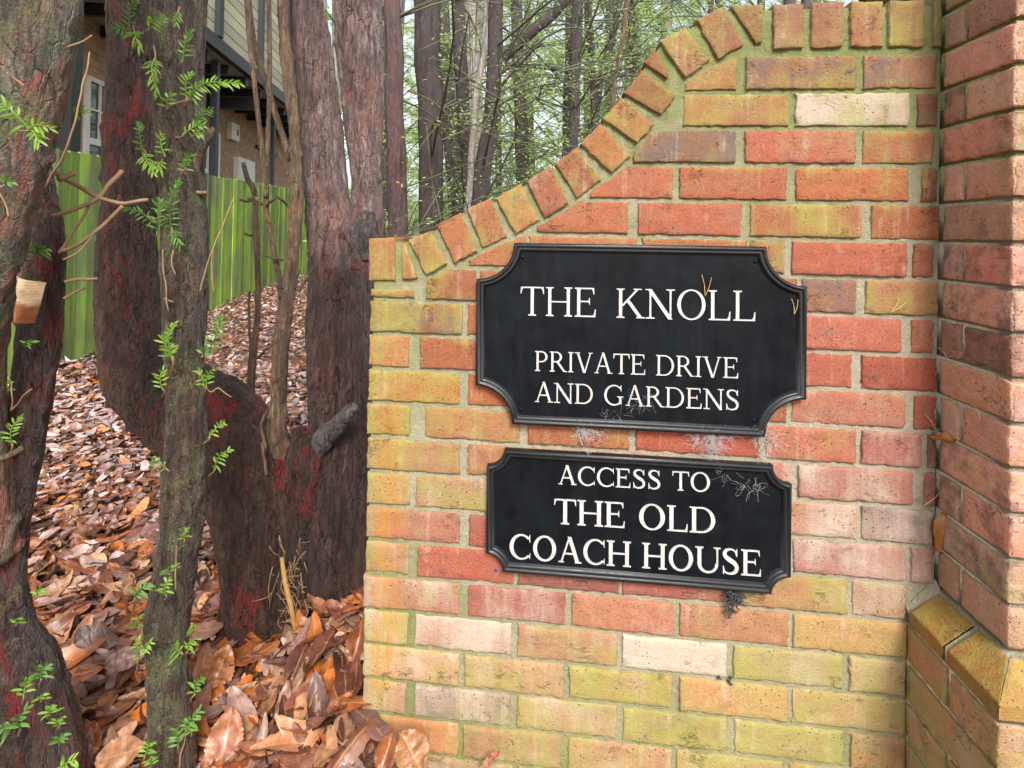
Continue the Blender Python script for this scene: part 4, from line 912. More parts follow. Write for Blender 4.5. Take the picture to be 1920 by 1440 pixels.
f1 = px_stem([(530, -60, 1.56, 24), (533, 60, 1.56, 25), (545, 180, 1.55, 24), (553, 255, 1.55, 27), (556, 365, 1.55, 28), (549, 474, 1.54, 27), (542, 530, 1.54, 34), (528, 632, 1.53, 30), (521, 760, 1.53, 36), (512, 880, 1.53, 60)], 50)
f1 = up_to(*f1, 3.2); bark_mesh('stem', [f1], M['bark_f'], TB, .005, .004, 50, 15)
for pts in ([(461, -40, 1.50, 12), (467, 60, 1.50, 11), (482, 200, 1.50, 10), (497, 330, 1.50, 10), (500, 400, 1.51, 11), (515, 480, 1.52, 11), (530, 560, 1.53, 16)],
            [(503, -40, 1.48, 10), (505, 90, 1.48, 10), (505, 182, 1.48, 9), (501, 290, 1.49, 9), (499, 370, 1.50, 9)],
            [(462, -20, 1.60, 15), (475, 80, 1.60, 14), (500, 160, 1.59, 13), (520, 225, 1.58, 13), (545, 300, 1.56, 14)]):
    q = px_stem(pts, 40); mb = MB(); tube(mb, *q, 9); mb.build('stem', M['bark_f'], TB)
gF = P(470, 720, 1.80); 
f5 = px_stem([(456, 305, 1.74, 9), (464, 335, 1.74, 11), (478, 365, 1.75, 12), (480, 440, 1.76, 12), (484, 523, 1.77, 12), (482, 600, 1.78, 13), (474, 669, 1.79, 16), (470, 730, 1.80, 18), (470, 860, 1.80, 20)], 40)
mb = MB(); f5 = down_to(*f5, bX.z-.3, 1.2); tube(mb, *f5, 10)
TS = thing('dead_sapling', 'thin dead snag behind the hooked stem in front of the green fence', 'sapling', (f5[0][-1].x, f5[0][-1].y, gz(f5[0][-1].x, f5[0][-1].y)))
mb.build('stem', M['bark_f'], TS)
for pts in ([(480, 372, 1.76), (465, 378, 1.75), (450, 374, 1.74)], [(492, 385, 1.5), (478, 372, 1.5), (464, 372, 1.5)], [(484, 670, 1.79), (500, 655, 1.77), (512, 646, 1.76)], [(470, 660, 1.8), (467, 600, 1.8), (468, 545, 1.8)], [(480, 440, 1.76), (470, 441, 1.75), (458, 438, 1.74)]):
    twig(TS, pts, .0048, .004, 'bark_f')
for pts in ([(530, 488, 1.52), (515, 484, 1.5), (495, 479, 1.5)], [(562, 545, 1.5), (574, 525, 1.49), (584, 508, 1.48)], [(538, 385, 1.53), (525, 372, 1.5), (516, 366, 1.49)], [(500, 385, 1.5), (510, 377, 1.49), (518, 370, 1.48)], [(540, 330, 1.53), (528, 300, 1.52), (520, 280, 1.52)], [(498, 840, 1.45), (490, 800, 1.45), (500, 770, 1.45)], [(500, 890, 1.45), (494, 850, 1.45), (490, 830, 1.45)]):
    twig(TB, pts, .0042, .003, 'bark_f')
mb = MB(); qd = random.Random(4)
for i in range(70):
    c = P(545+qd.gauss(0, 16), 1120+qd.gauss(0, 55), 1.43); e = c+Vector((qd.gauss(0, .02), qd.uniform(-.02, .01), qd.gauss(0, .035))); tube(mb, spline([c, (c+e)/2+Vector((qd.gauss(0, .006), -.004, 0)), e], 5), qd.uniform(.0006, .0012), 4)
mb.build('fibre_tuft', M['twig'], TB)
mb = MB(); tube(mb, *px_stem([(528, 1045, 1.44, 8), (535, 1090, 1.43, 11), (546, 1140, 1.42, 11), (554, 1185, 1.42, 6)], 16), 8); mb.build('peeling_strip', plain('ochre_bark_strip', (.26, .14, .04), .7, .5, 90), TB)
# leaf caught between the stems at the left edge
lf = MB(); P4 = [P(40, 508, .93), P(87, 530, .94), P(66, 606, .96), P(28, 600, .93)]
vs = []
for j in range(9):
    for i in range(7):
        s, t = i/6, j/8; p = P4[0].lerp(P4[1], s).lerp(P4[3].lerp(P4[2], s), t); vs.append(p+Vector((0, -.026*math.sin(math.pi*s)*(1-.5*t)-.005*noise.noise(p*50), 0)))
lf.add(vs, [(j*7+i, j*7+i+1, (j+1)*7+i+1, (j+1)*7+i) for j in range(8) for i in range(6)], lcol=[(lin(196, 170, 140) if j < 5 else lin(140, 88, 55)) for j in range(9) for i in range(7)], luv=[(j/8, .15+i/20, 0) for j in range(9) for i in range(7)])
tag(lf.build('dead_leaf', M['leaf'], loc=P4[0]), 'pale curled dead leaf caught between the two stems at the left edge', 'leaf')
# ------------------------------------------------------------------ fallen leaves
LEAFP = [(215, 185, 178), (200, 165, 158), (225, 200, 195), (190, 145, 135), (160, 115, 105), (205, 155, 135), (195, 170, 170), (210, 140, 90), (150, 98, 85), (220, 190, 175), (185, 160, 160)]  # paler set for distant leaves, wet sky sheen put into their colour
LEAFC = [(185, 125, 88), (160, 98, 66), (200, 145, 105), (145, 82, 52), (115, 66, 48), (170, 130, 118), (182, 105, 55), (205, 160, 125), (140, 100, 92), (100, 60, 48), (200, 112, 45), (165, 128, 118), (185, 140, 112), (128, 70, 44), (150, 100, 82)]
def leaf_geo(q, L, W, n=15, k=5, teeth=11, curl=None, fold=None, roll=None):
    """returns verts in leaf space (x along, y across, z up), faces, luv"""
    curl = q.uniform(-1.3, 1.7) if curl is None else curl; fold = q.uniform(-.1, .75) if fold is None else fold
    roll = q.uniform(-.5, .5) if roll is None else roll; tw = q.uniform(-.5, .5); s1 = q.random()*50
    vs = []; uv = []
    for i in range(n+1):
        t = i/n; w = W*(math.sin(math.pi*min(1, t*.93+.03)**.85)**.8)*.5
        if 0 < i < n and teeth: w *= 1+(.055 if i % 2 else -.035)
        a = curl*(t-.35); x = L*(math.sin(a)/curl if abs(curl) > .05 else t-.35); z0 = L*((1-math.cos(a))/curl if abs(curl) > .05 else 0)
        for j in range(k):
            s = j/(k-1)*2-1; y = s*w; z = z0+abs(y)*fold+roll*y*t
            z += .16*W*noise.noise(Vector((t*4+s1, s*1.5, s1)))+.07*W*noise.noise(Vector((t*11+s1, s*3, s1)))
            b = tw*(t-.5); vs.append((x, y*math.cos(b)-z*math.sin(b)*.3, z+y*math.sin(b))); uv.append((t, j/(k-1), 0))
    fs = [(i*k+j, i*k+j+1, (i+1)*k+j+1, (i+1)*k+j) for i in range(n) for j in range(k-1)]
    return vs, fs, uv
def place(vs, loc, rot): return [loc+rot @ Vector(v) for v in vs]
WALLBOX = lambda x, y: x > -.02 and y > -.012 and y < 4
def near_trunk(x, y): return False
ql = random.Random(21)
cand = []
def litter():
    """scatter over the ground seen left of the wall; nearest 290 become things, the rest one mass"""
    out = []
    def band(n, d0, d1, px0, px1, L0, L1):
        i = 0
        while i < n:
            d = math.sqrt(ql.uniform(d0*d0, d1*d1)); px = ql.uniform(px0, px1)
            b = CAM+(_f+_r*((px-PCX)/FPX))*d; x, y = b.x, b.y
            i += 1
            if WALLBOX(x, y): continue
            if (x > .12 and y < 0): continue
            out.append((d, x, y, ql.uniform(L0, L1)))
    band(1700, .95, 2.1, -60, 720, .06, .15)
    band(6500, 2.0, 4.4, -60, 720, .045, .10)
    band(13000, 4.2, 11.5, 60, 720, .045, .10)
    return out
HERO = 285
L_ = sorted(litter()); big = MB()
lay = {}
for i, (d, x, y, L) in enumerate(L_):
    key = (int(x/.06), int(y/.06)); lay[key] = lay.get(key, 0)+1
    z = gz(x, y)+min(.010+.011*lay[key], .05)+ql.uniform(-.004, .01)
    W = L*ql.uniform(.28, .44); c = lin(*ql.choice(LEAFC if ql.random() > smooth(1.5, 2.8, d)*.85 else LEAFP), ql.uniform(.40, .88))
    tilt = ql.gauss(0, .22 if d < 2.2 else .18)
    rot = (Matrix.Rotation(ql.uniform(0, 6.28), 3, 'Z') @ Matrix.Rotation(tilt, 3, 'Y') @ Matrix.Rotation(ql.gauss(0, .30), 3, 'X'))
    if ql.random() < .45: rot = rot @ Matrix.Rotation(math.pi, 3, 'X')
    near = d < 2.2
    vs, fs, uv = leaf_geo(ql, L, W, 15 if near else (8 if d < 4 else 5), 5 if near else 3, 11 if near else 0)
    wv = place(vs, Vector((x, y, z)), rot)
    lowest = min(p.z for p in wv); g = gz(x, y)
    if lowest < g-.004: wv = [p+Vector((0, 0, g-.004-lowest)) for p in wv]
    if i < HERO:
        mb = MB(); mb.add(wv, fs, lcol=c, luv=uv)
        tag(mb.build('fallen_leaf', M['leaf'], loc=(x, y, z)), 'brown fallen leaf lying loose in the litter around the yew stems', 'leaf', 'fallen leaves in the foreground litter')
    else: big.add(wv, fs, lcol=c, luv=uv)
for _ in range(4200):
    d = math.sqrt(ql.uniform(.9, 9)); b = CAM+(_f+_r*((ql.uniform(-60, 720)-PCX)/FPX))*d
    if WALLBOX(b.x, b.y) or (b.x > .12 and b.y < 0): continue
    L = ql.uniform(.012, .04); vs, fs, uv = leaf_geo(ql, L, L*ql.uniform(.3, .8), 4, 3, 0)
    rot = Matrix.Rotation(ql.uniform(0, 6.28), 3, 'Z') @ Matrix.Rotation(ql.gauss(0, .35), 3, 'Y') @ Matrix.Rotation(ql.gauss(0, .35), 3, 'X')
    big.add(place(vs, Vector((b.x, b.y, gz(b.x, b.y)+ql.uniform(.015, .05))), rot), fs, lcol=lin(*ql.choice(LEAFC), ql.uniform(.3, .9)), luv=uv)
for _ in range(260):
    d = math.sqrt(ql.uniform(.9, 14)); b = CAM+(_f+_r*((ql.uniform(-60, 700)-PCX)/FPX))*d
    if WALLBOX(b.x, b.y) or (b.x > .12 and b.y < 0): continue
    a = ql.uniform(0, 3.14); L = ql.uniform(.03, .13); q0 = Vector((b.x, b.y, gz(b.x, b.y)+ql.uniform(.03, .055))); e = Vector((math.cos(a), math.sin(a), ql.uniform(-.1, .15)))*L
    tube(big, spline([q0-e/2, q0+Vector((0, 0, ql.uniform(-.006, .008))), q0+e/2], 6), ql.uniform(.0008, .0022), 5, lcol=lin(120, 85, 58, .7), luv=(.5, .3, 0))
tag(big.build('leaf_litter', M['leaf']), 'carpet of brown fallen leaves spread back to the green fence', 'leaf litter', None, 'stuff')
def hero(label, base, tip, width, rgb, d0, d1, fold=.15, curl=.4, roll=0, flip=False):
    b, t = P(*base, d0), P(*tip, d1); ax = t-b; L = ax.length; xa = ax.normalized(); view = (CAM-b).normalized()
    za = (view-xa*view.dot(xa)).normalized(); za = (za+Vector((0, 0, .25))).normalized(); ya = za.cross(xa).normalized(); za = xa.cross(ya)
    R = Matrix((xa, ya, za)).transposed(); q = random.Random(hash(base) % 999)
    vs, fs, uv = leaf_geo(q, L, width/FPX*d0, 26, 9, 12, curl, fold, roll)
    mb = MB(); wv = place(vs, b+ax*.35, R); mb.add(wv, fs, lcol=lin(*rgb, .48), luv=uv)
    tag(mb.build('fallen_leaf', M['leaf'], loc=b), label, 'leaf')
hero('large tan serrated leaf leaning upright beside the slim front stem', (392, 1300), (432, 1208), 58, (200, 130, 85), 1.30, 1.34, .3, .3)
hero('long pointed tan leaf standing at the bottom edge right of the front stem', (408, 1450), (436, 1325), 66, (205, 135, 100), 1.08, 1.14, .12, .2)
hero('rolled tan leaf propped below the big trunk', (455, 1310), (508, 1222), 34, (195, 135, 75), 1.34, 1.40, 1.3, .2)
hero('pale rolled leaf standing beside the rolled tan leaf under the trunk', (495, 1315), (515, 1228), 30, (200, 150, 100), 1.32, 1.38, 1.4, .2)
hero('broad mauve ribbed leaf lying left of the front stem', (195, 1248), (272, 1225), 36, (165, 125, 115), 1.30, 1.36, .3, .5)
hero('orange leaf lying on its side left of the front stem', (118, 1270), (195, 1255), 26, (190, 95, 45), 1.28, 1.30, .4, .4)
hero('large glossy orange brown leaf at the bottom left between the trees', (135, 1440), (178, 1352), 60, (190, 105, 55), 1.10, 1.16, .25, .7)
hero('broad tan leaf at the bottom edge left of the front stem', (180, 1428), (275, 1400), 52, (200, 140, 100), 1.09, 1.10, .2, .4)
hero('small mauve leaf standing on edge in front of the dark trunk', (603, 1262), (588, 1180), 32, (150, 110, 105), 1.36, 1.44, .4, .3)
hero('brown drooping leaf against the wall end under the trunk', (660, 1250), (680, 1165), 44, (160, 90, 50), 1.27, 1.33, .5, .6)
hero('wet dark brown leaf with toothed edge at the bottom middle', (590, 1430), (655, 1355), 70, (135, 75, 45), 1.12, 1.18, .2, .5)
hero('dark glossy curled leaf beside the wall end', (625, 1300), (682, 1278), 34, (110, 60, 45), 1.22, 1.24, .5, .8)
hero('large tan leaf leaning on the foot of the wall', (790, 1445), (752, 1372), 64, (190, 130, 80), 1.05, 1.09, .35, .6)
hero('brown leaf with a bright rib leaning on the wall foot left of the tan one', (712, 1450), (738, 1372), 40, (165, 95, 45), 1.05, 1.09, .6, .5)
hero('crumpled ochre leaf under the wall end', (635, 1330), (655, 1260), 34, (185, 120, 50), 1.20, 1.26, .7, .9)
hero('small pointed leaf lying at the wall foot', (905, 1436), (938, 1408), 12, (180, 90, 50), 1.09, 1.10, .4, .3)
hero('grey mauve torn leaf in the litter left of the front stem', (140, 1210), (182, 1178), 40, (165, 135, 130), 1.34, 1.38, .2, .5)
# ------------------------------------------------------------------ fence
FD = Vector((F1.x-F0.x, F1.y-F0.y, 0)); FD.normalize(); FN = Vector((FD.y, -FD.x, 0))
def fence_material():
    m = NT('algae_green_boards', .75, .3); v = m.pos(14, 14, .9); n = m.noise(v, 1, 5, .65); n2 = m.noise(m.pos(60, 60, 2.5), 1, 5, .7); b = m.attr('tint').outputs['Color']
    n3 = m.noise(m.pos(), 1.6, 3)
    xyz = m.n('SeparateXYZ'); m.lk(m.n('NewGeometry').outputs['Position'], xyz.inputs[0])
    c = m.mix(m.ramp(n2, [(.3, 0), (.7, 1)]), (.25, .43, .04), (.43, .66, .09))
    gf = m.math('ADD', m.math('MULTIPLY', n, .7), m.math('MULTIPLY', n3, .5))
    c = m.mix(m.ramp(gf, [(.50, 0), (.70, .85)]), c, m.mix(n2, (.10, .11, .085), (.27, .30, .22)))
    c = m.mix(1.0, c, b, 'MULTIPLY'); m.col(c); m.bump(n2, .4, .006); return m.m
M['fence'] = fence_material()
def z_on_line(px, py, q0):
    # height at which the ray through a pixel passes the fence plane
    d = ray(px, py); t = (q0-CAM).dot(FN)/d.dot(FN); return CAM+d*t
def build_fence():
    t0 = z_on_line(104, 279, F0); t1 = z_on_line(536, 352, F0); s0, s1 = (t0-F0).dot(FD), (t1-F0).dot(FD)
    top = lambda s: t0.z+(t1.z-t0.z)*(s-s0)/(s1-s0)
    bot = lambda s: F0.z+(F1.z-F0.z)*s/(F1-F0).length-.08
    th = thing('board_fence', 'vertical board fence green with algae running behind the yew stems', 'fence', (F0.x, F0.y, F0.z))
    s = -2.4; bay = 0
    while s < 13:
        mb = MB(); e = s+2.4
        while s < e-.01:
            w = .117; c = F0+FD*(s+w/2); za, zb = bot(s), top(s)+rnd.uniform(-.012, .012)
            k = rnd.uniform(.5, 1.15); off = rnd.uniform(0, .008)
            box(mb, Vector((c.x, c.y, (za+zb)/2))-FN*(.012+off), FD, FN, Z_, w/2, .010, (zb-za)/2, tint=(k, k*rnd.uniform(.94, 1.05), k))
            s += .124
        mb.build('board_panel', M['fence'], th, smooth=False)
        for f in (.15, .85):
            r = MB(); c = F0+FD*(e-1.2); zz = bot(s)+(top(s)-bot(s))*f
            box(r, Vector((c.x, c.y, zz))-FN*.055, FD, FN, Z_, 1.2, .025, .045, tint=(.8, .8, .8)); r.build('rail', M['fence'], th, smooth=False)
        r = MB(); c = F0+FD*e; box(r, Vector((c.x, c.y, (bot(s)+top(s))/2))-FN*.085, FD, FN, Z_, .05, .05, (top(s)-bot(s))/2-.02, tint=(.8, .8, .8)); r.build('post', M['fence'], th, smooth=False)
build_fence()
# ------------------------------------------------------------------ house beyond the fence
def house_material():
    m = NT('house_brick', .85, .3); tc = m.n('TexCoord'); mp = m.n('Mapping'); m.lk(tc.outputs['UV'], mp.inputs[0])
    b = m.n('TexBrick', i_Scale=1.0, i_Mortar_Size=.011, i_Brick_Width=.225, i_Row_Height=.075)
    b.inputs['Color1'].default_value = (.58, .30, .19, 1); b.inputs['Color2'].default_value = (.38, .20, .14, 1); b.inputs['Mortar'].default_value = (.40, .36, .29, 1)
    m.lk(mp.outputs[0], b.inputs['Vector']); n = m.noise(m.pos(), 5, 4)
    m.col(m.mix(1.0, b.outputs['Color'], m.ramp(n, [(.3, .8), (.7, 1.15)]), 'MULTIPLY')); m.bump(b.outputs['Fac'], -.4, .01); return m.m
M['hbrick'] = house_material()
M['black'] = plain('black_painted_timber', (.014, .017, .022), .5, .4, 8)
M['hwhite'] = plain('white_painted_frame', (.78, .78, .76), .45, .06, 8, 0)
M['clad'] = None
def clad_material():
    m = NT('weathered_cladding', .7, .3); n = m.noise(m.pos(2, 2, 18), 1, 5, .65); b = m.attr('tint').outputs['Color']
    m.col(m.mix(1.0, m.mix(n, (.42, .40, .29), (.70, .67, .56)), b, 'MULTIPLY')); m.bump(n, .3, .01); return m.m
M['clad'] = clad_material()
def glass_material():
    m = NT('window_glass', .04, .8); m.b.inputs['Base Color'].default_value = (.03, .045, .04, 1); return m.m
M['glass'] = glass_material()
FH = Vector((_f.x, _f.y, 0)).normalized(); RH = Vector((FH.y, -FH.x, 0))
def build_house():
    LW, LB = -6.3, -5.0                                  # wall and balcony edge, metres left of the camera
    gd = FD; sdir = FN                                   # along the house, and out towards the viewer
    o = CAM+RH*LW+FH*8.4; o.z = CAM.z
    # along-coordinate: distance s along gd, anchored so that s = depth at the wall
    def HP(lat, dep, h):
        base = CAM+RH*LW; q = base+FH*8.4; along = gd*(dep-8.4); out = sdir*(lat-LW)
        p = q+along+out; return Vector((p.x, p.y, CAM.z+h))
    def HQ(px, py, lat):
        d = ray(px, py); q = HP(lat, 8.4, 0); t = (q-CAM).dot(sdir)/d.dot(sdir); p = CAM+d*t; return 8.4+(p-q).dot(gd), p.z-CAM.z
    H = thing('brick_house', 'brick house with black posts and timber clad balcony beyond the green fence', 'house', HP(LW, 10, F0.z-CAM.z))
    hb, ht = F0.z-CAM.z-.3, 7.5
    me = MB(); a, b = HP(LW, 1.0, 0), HP(LW, 19, 0); bk = -sdir*5
    c = (a+b)/2+bk/2; c.z = CAM.z+(hb+ht)/2
    box(me, c, gd, sdir, Z_, 9.0, 2.5, (ht-hb)/2)
    w = me.build('wall', M['hbrick'], H, smooth=False)
    uvl = w.data.uv_layers.new(name='UVMap')
    for poly in w.data.polygons:
        for li in poly.loop_indices:
            p = w.data.vertices[w.data.loops[li].vertex_index].co; uvl.data[li].uv = (p.dot(gd)+p.dot(sdir), p.z)
    rf = MB(); c2 = c.copy(); c2.z = CAM.z+ht+.15; box(rf, c2, gd, sdir, Z_, 9.4, 3.0, .15); rf.build('roof', M['black'], H, smooth=False)
    def bx(name, mat, dep0, dep1, lat0, lat1, h0, h1, parent=H, **at):
        q = MB(); p = HP((lat0+lat1)/2, (dep0+dep1)/2, (h0+h1)/2); box(q, p, gd, sdir, Z_, abs(dep1-dep0)/2, abs(lat1-lat0)/2, abs(h1-h0)/2, **at)
        return q.build(name, mat, parent, smooth=False)
    def window(d0, d1, h0, h1):
        f = MB(); t = .07; la, lb = LW+.002, LW+.06
        def bar(x0, x1, z0, z1, pr=0): box(f, HP((la+lb)/2+pr, (x0+x1)/2, (z0+z1)/2), gd, sdir, Z_, (x1-x0)/2, (lb-la)/2, (z1-z0)/2)
        bar(d0, d0+t, h0, h1); bar(d1-t, d1, h0, h1); bar(d0+t, d1-t, h1-t, h1); bar(d0+t, d1-t, h0, h0+t)
        mid = h0+(h1-h0)*.55; xm = (d0+d1)/2; bar(d0+t, d1-t, mid-.05, mid+.05, .004); bar(xm-.05, xm+.05, h0+t, mid-.05, -.004); bar(xm-.05, xm+.05, mid+.05, h1-t, -.004)
        for xa, xb in ((d0+t, xm-.05), (xm+.05, d1-t)):
            bar((xa+xb)/2-.015, (xa+xb)/2+.015, mid+.05, h1-t, -.008)
            bar(xa, (xa+xb)/2-.015, (mid+h1)/2-.015, (mid+h1)/2+.015, -.01); bar((xa+xb)/2+.015, xb, (mid+h1)/2-.015, (mid+h1)/2+.015, -.01)
        fo = f.build('window', M['hwhite'], H, smooth=False)
        bx('pane', M['glass'], d0+.02, d1-.02, LW+.001, LW+.02, h0+.02, h1-.02, fo)
    a0, t0 = HQ(158, 140, LW); window(a0, a0+1.25, t0-2.2, t0)
    b1, t1 = HQ(409, 250, LW); window(b1-1.2, b1, t1-2.2, t1)
    bm0 = HQ(392, 62, LB)[1]; bm1 = HQ(392, 88, LB)[1]
    for px, wd_ in ((146, .17), (415, .12), (523, .09)):
        d0 = HQ(px, 300, LB)[0]; bx('post', M['black'], d0-wd_/2, d0+wd_/2, LB-.2, LB-.2+wd_, hb, bm1-.06)
    bx('balcony_beam', M['black'], 2.5, 19, LB-.02, LB+.1, bm1, bm0)
    bx('soffit', plain('pale_soffit', (.30, .29, .27), .8), 2.5, 19, LW+.01, LB-.03, bm1-.02, bm1+.06)
    for d in np.arange(3.0, 18, .9): bx('joist', M['black'], d, d+.08, LW+.02, LB-.04, bm1-.20, bm1-.025)
    for px, py in ((430, 182), (405, 135)):
        d = HQ(px, py, LB-.6)[0]; z = HQ(px, py, LB-.6)[1]; bx('cross_beam', M['black'], d, d+.14, LW+.03, LB+.0, z-.25, z)
    q = MB()
    for i in range(14):
        z0 = bm0+.02+.215*i; k = rnd.uniform(.55, 1.1); g = rnd.uniform(.0, .16)
        box(q, HP(LB+.02, 10.5, z0+.098), gd, sdir, Z_, 8.0, .018, .096, tint=(k, k, k*(1-1.3*g)))
    q.build('balcony_cladding', M['clad'], H, smooth=False)
    for px in (205, 411, 490, 540):
        d = HQ(px, 30, LB+.08)[0]; bx('balcony_post', M['black'], d-.09, d+.09, LB+.04, LB+.13, bm0+.005, 6.0)
    al0, az0 = HQ(426, 228, LW); al1, az1 = HQ(440, 266, LW)
    al = bx('alarm_box', M['hwhite'], al0, al1, LW+.002, LW+.12, az1, az0); al['label'] = 'white alarm box with a small red mark'
    bx('red_mark', plain('red_mark_paint', (.5, .03, .03), .5, .1, 10, 0), al0+(al1-al0)*.62, al0+(al1-al0)*.85, LW+.121, LW+.126, az1+.14, az1+.30, al)
    c0, cz0 = HQ(438, 293, LW); c1, cz1 = HQ(468, 340, LW); bx('meter_cupboard', M['hwhite'], c0, c1, LW+.002, LW+.14, cz1-.1, cz0)
    e0, ez = HQ(478, 274, LW); e1 = HQ(517, 274, LW)[0]; bx('wall_bracket', M['black'], e0, e1, LW+.02, LW+.08, ez-.04, ez+.04)
build_house()
# ------------------------------------------------------------------ woodland
def leafclump(mb, p, n, spread, size, q):
    for _ in range(n):
        c = p+Vector((q.gauss(0, 1), q.gauss(0, 1), q.gauss(0, .7)))*spread; a = Vector((q.uniform(-1, 1), q.uniform(-1, 1), q.uniform(-.6, .3))).normalized(); b = a.orthogonal().normalized()
        b = Matrix.Rotation(q.uniform(0, 6.28), 3, a) @ b; L = size*q.uniform(.6, 1.5); w = L*.16
        mb.add([c, c+a*L*.5+b*w, c+a*L, c+a*L*.5-b*w], [(0, 1, 2, 3)])
def wood_tree(name, label, pts, mat, group, seed, nb=26, leaf=1.0, leafmat='needle', top=None, blen=(.8, 2.4), lsize=.05, hmin=.3, taper=1, pxmin=725):
    q = random.Random(seed); S_, R = pts
    ground = gz(S_[-1].x, S_[-1].y)-.1
    S_, R = list(S_), list(R)
    if top: S_, R = up_to(S_, R, top)
    S_, R = down_to(S_, R, ground, 1.1)
    t = thing(name, label, 'tree', (S_[-1].x, S_[-1].y, ground+.1), group)
    mb = MB(); SS = [p+Vector((noise.noise(p*2.2), noise.noise(p*2.2+Vector((7, 3, 1))), 0))*.03 for p in S_]; tube(mb, SS, R, 12); mb.build('trunk', M[mat], t)
    if not nb: return t
    br = MB(); fo = MB(); zs = [p.z for p in SS]; z0, z1 = min(zs), max(zs)
    for i in range(nb):
        z = z0+(z1-z0)*(hmin+(1-hmin)*q.random()); k = min(range(len(SS)), key=lambda a: abs(SS[a].z-z)); p = SS[k]
        az = q.uniform(0, 6.28); L = q.uniform(*blen); d = Vector((math.cos(az), math.sin(az), q.uniform(-.15, .55)))
        e = p+d*L+Vector((0, 0, -L*q.uniform(.05, .4))); m_ = p+d*L*.5+Vector((q.gauss(0, .1), q.gauss(0, .1), q.uniform(.0, .15)))*L
        er = e-CAM
        if er.dot(_f) < 1.5 or PCX+FPX*er.dot(_r)/er.dot(_f) < pxmin: continue
        C_ = [Vector(x) for x in spline([p, m_, e], 9)]; r0 = q.uniform(.005, .016)
        tube(br, C_, [r0*(1-.8*a/8) for a in range(9)], 4, cap=False)
        for j in range(q.randint(3, 7)):
            a = q.randint(2, 8); s = C_[a]; dd = (d+Vector((q.gauss(0, .7), q.gauss(0, .7), q.gauss(-.1, .4)))).normalized(); l2 = L*q.uniform(.15, .4)
            E_ = s+dd*l2+Vector((0, 0, -.15*l2)); T_ = [Vector(x) for x in spline([s, (s+E_)/2+Vector((0, 0, .06*l2)), E_], 5)]; tube(br, T_, [r0*.45, r0*.4, r0*.33, r0*.25, r0*.12], 3, cap=False)
            if leaf > 0:
                for x in T_[1:]: leafclump(fo, x, int(5*leaf+q.random()), .06*L*.5, lsize, q)
        if leaf > 0:
            for x in C_[4:]: leafclump(fo, x, int(3*leaf+q.random()), .06*L*.5, lsize, q)
    if len(br.f) > 1000:
        br.build('branches', M['branch'], t)
        if fo.v: fo.build('foliage', M[leafmat], t, smooth=False)
    return t
M['branch'] = plain('dead_branch_bark', (.10, .11, .065), .8, .7, 3, 0)
def tp(pts, n=16): return px_stem(pts, n)
near_wood = [
 ('purple red woodland trunk close right of the forked yew stem', [(737, -40, 4.2, 31), (740, 150, 4.2, 34), (742, 300, 4.2, 37), (744, 440, 4.2, 38)], 'bark_red', 10, .35),
 ('thick dark woodland trunk with ivy like sprigs second from the forked yew', [(800, -40, 4.8, 50), (805, 150, 4.8, 48), (808, 300, 4.8, 46), (812, 440, 4.8, 46)], 'bark_far', 24, .7),
 ('leaning purple trunk with a dark knot between the thick dark trunks', [(854, -40, 5.0, 24), (862, 100, 5.0, 26), (870, 220, 5.0, 24), (876, 330, 5.0, 20), (872, 440, 5.0, 20)], 'bark_far', 10, .4),
 ('broad pale green trunk half hidden behind the leaning purple one', [(884, -40, 7.0, 34), (888, 150, 7.0, 34), (892, 300, 7.0, 34), (900, 440, 7.0, 36)], 'bark_pale', 14, .5),
 ('dark trunk leaning right with a thin grey stem running up it', [(935, -40, 4.6, 30), (928, 120, 4.6, 28), (915, 260, 4.6, 32), (896, 400, 4.6, 34)], 'bark_far', 20, .6),
 ('thin grey dead stem leaning against the dark trunk', [(912, -40, 4.3, 9), (905, 100, 4.3, 11), (890, 220, 4.3, 13), (876, 400, 4.3, 12)], 'bark_pale', 0, 0),
 ('slim leaning stem at the foot of the thick dark trunk', [(824, 150, 5.2, 10), (836, 240, 5.2, 13), (846, 320, 5.2, 15), (856, 420, 5.2, 16)], 'bark_far', 0, 0),
 ('dark bare trunk standing alone over the middle of the coping ramp', [(1083, -40, 6.0, 22), (1080, 60, 6.0, 22), (1076, 160, 6.0, 21), (1072, 280, 6.0, 20), (1070, 400, 6.0, 20)], 'bark_far', 26, .7),
 ('thin dark forked trunk right of the bare trunk', [(1098, -40, 7.0, 14), (1106, 60, 7.0, 14), (1112, 150, 7.0, 14), (1116, 300, 7.0, 14)], 'bark_far', 14, .7),
 ('thin dark trunk leaning right towards the top of the ramp', [(1168, -40, 7.2, 12), (1148, 70, 7.2, 12), (1124, 160, 7.2, 12), (1112, 300, 7.2, 12)], 'bark_far', 14, .7),
 ('yellow dry stem rising behind the steep part of the coping', [(1180, -40, 4.0, 9), (1168, 60, 4.0, 9), (1158, 130, 4.0, 8), (1150, 240, 4.0, 8)], 'bark_f', 0, 0),
 ('slim dark trunk just left of the highest coping bricks', [(1190, -40, 7.5, 11), (1191, 80, 7.5, 11), (1192, 180, 7.5, 11), (1192, 300, 7.5, 11)], 'bark_far', 12, .7)]
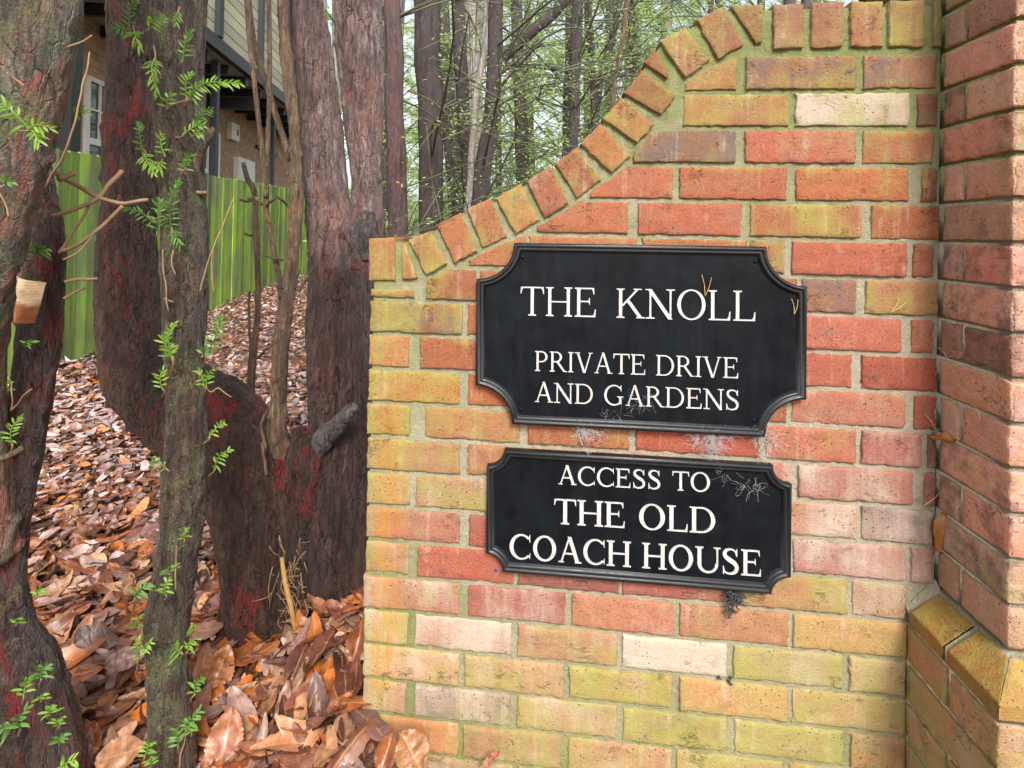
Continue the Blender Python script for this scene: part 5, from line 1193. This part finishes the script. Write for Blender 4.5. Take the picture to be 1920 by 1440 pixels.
for i, (lb, pts, mt, nb, lf_) in enumerate(near_wood):
    T = wood_tree('woodland_tree', lb, tp(pts), mt, None, 200+i, int(nb*2.0), lf_*1.0, top=CAM.z+.5*pts[0][2], lsize=.028, blen=(.9, 2.8), hmin=.30)
    for tw in {0: [([(765, 244, 3.9), (745, 270, 3.9), (724, 315, 3.9)], .006)],
               1: [([(765, 170, 4.4), (810, 190, 4.3), (850, 225, 4.3), (880, 248, 4.3)], .008), ([(785, 226, 4.4), (795, 222, 4.4), (835, 247, 4.3), (872, 288, 4.3)], .006), ([(800, 236, 4.4), (806, 310, 4.4), (812, 360, 4.4), (811, 440, 4.4)], .009)],
               4: [([(958, 125, 4.2), (948, 160, 4.2), (936, 192, 4.2), (905, 200, 4.3)], .006), ([(895, -20, 4.2), (893, 40, 4.2), (892, 100, 4.2)], .007)]}.get(i, []):
        twig(T, tw[0], tw[1], tw[1]*.7, 'bark_f')
lg = MB(); q = px_stem([(1090, -40, 5.2, 20), (1040, 22, 5.2, 22), (990, 65, 5.2, 22), (945, 108, 5.2, 20), (925, 130, 5.0, 16)], 20); tube(lg, *q, 12)
tl_ = lg.build('leaning_branch', M['bark_far'], loc=q[0][0]); tag(tl_, 'thick dark branch slanting up right from the dark leaning trunk', 'branch')
lg = MB(); q = px_stem([(940, 120, 5.0, 9), (985, 122, 5.1, 9), (1030, 128, 5.3, 8), (1075, 138, 5.6, 5)], 16); tube(lg, *q, 8)
tag(lg.build('leaning_branch', M['bark_far'], loc=q[0][0]), 'level dark branch below the thick slanting branch', 'branch')
qw = random.Random(55); kk = 0
for row, (dep, cnt) in enumerate(((8.5, 7), (11, 8), (14, 8), (18, 5), (24, 5))):
    for i in range(cnt):
        px = 690+(i+qw.random())*(860/cnt); d = dep*qw.uniform(.88, 1.12); w = qw.uniform(.12, .26)/d*FPX
        dx = qw.gauss(0, 16); pts = [(px+dx, -60, d, w*.8), (px+dx*.5, 180, d, w*.92), (px, 430, d, w)]
        far = dep > 10
        wood_tree('woodland_tree', 'slender tree deep in the wood behind the wall', tp(pts, 10), 'bark_pale' if qw.random() < .35 or dep > 20 else 'bark_far', 'trees deep in the wood', 300+kk, 24 if not far else 28, 1.35 if not far else 1.5, 'needle' if qw.random() < .7 else 'needle_dark', top=CAM.z+.45*d, lsize=.035+.0036*d, blen=(.8, 2.2+.05*d), hmin=.12); kk += 1
for i, (px, dep) in enumerate(((628, 9.5), (606, 13.0))):
    wood_tree('woodland_tree', ('leafy tree glimpsed through the gap between the forked yew stems', 'second leafy tree deeper behind the gap of the forked yew')[i], tp([(px, -60, dep, 14), (px+3, 180, dep, 16), (px+5, 430, dep, 17)], 10), 'bark_pale', None, 500+i, 26, 1.2, top=CAM.z+.46*dep, lsize=.07, blen=(.5, 1.0), hmin=.25, pxmin=575)
# low green shrubs seen just over the wall's low end
for i, (px, py, d, r) in enumerate(((772, 418, 5.5, .45), (850, 400, 7.5, .6))):
    q = random.Random(90+i); c = P(px, py, d); g = gz(c.x, c.y); t = thing('shrub', ('bright green shrub low between the woodland trunks over the wall end', 'green shrub behind the thin grey stem low in the wood')[i], 'shrub', (c.x, c.y, g))
    br = MB(); fo = MB()
    for k in range(26):
        e = c+Vector((q.gauss(0, r*.5), q.gauss(0, r*.5), q.uniform(-.5, .5)*r)); S_ = [Vector(x) for x in spline([Vector((c.x, c.y, g)), (Vector((c.x, c.y, g))+e)/2+Vector((q.gauss(0, .06), q.gauss(0, .06), .1)), e], 7)]
        tube(br, S_, [.008-.001*a for a in range(7)], 4, cap=False)
        for x in S_[2:]: leafclump(fo, x, 9, .10, .06, q)
    br.build('branches', M['branch'], t); fo.build('foliage', M['needle'], t, smooth=False)
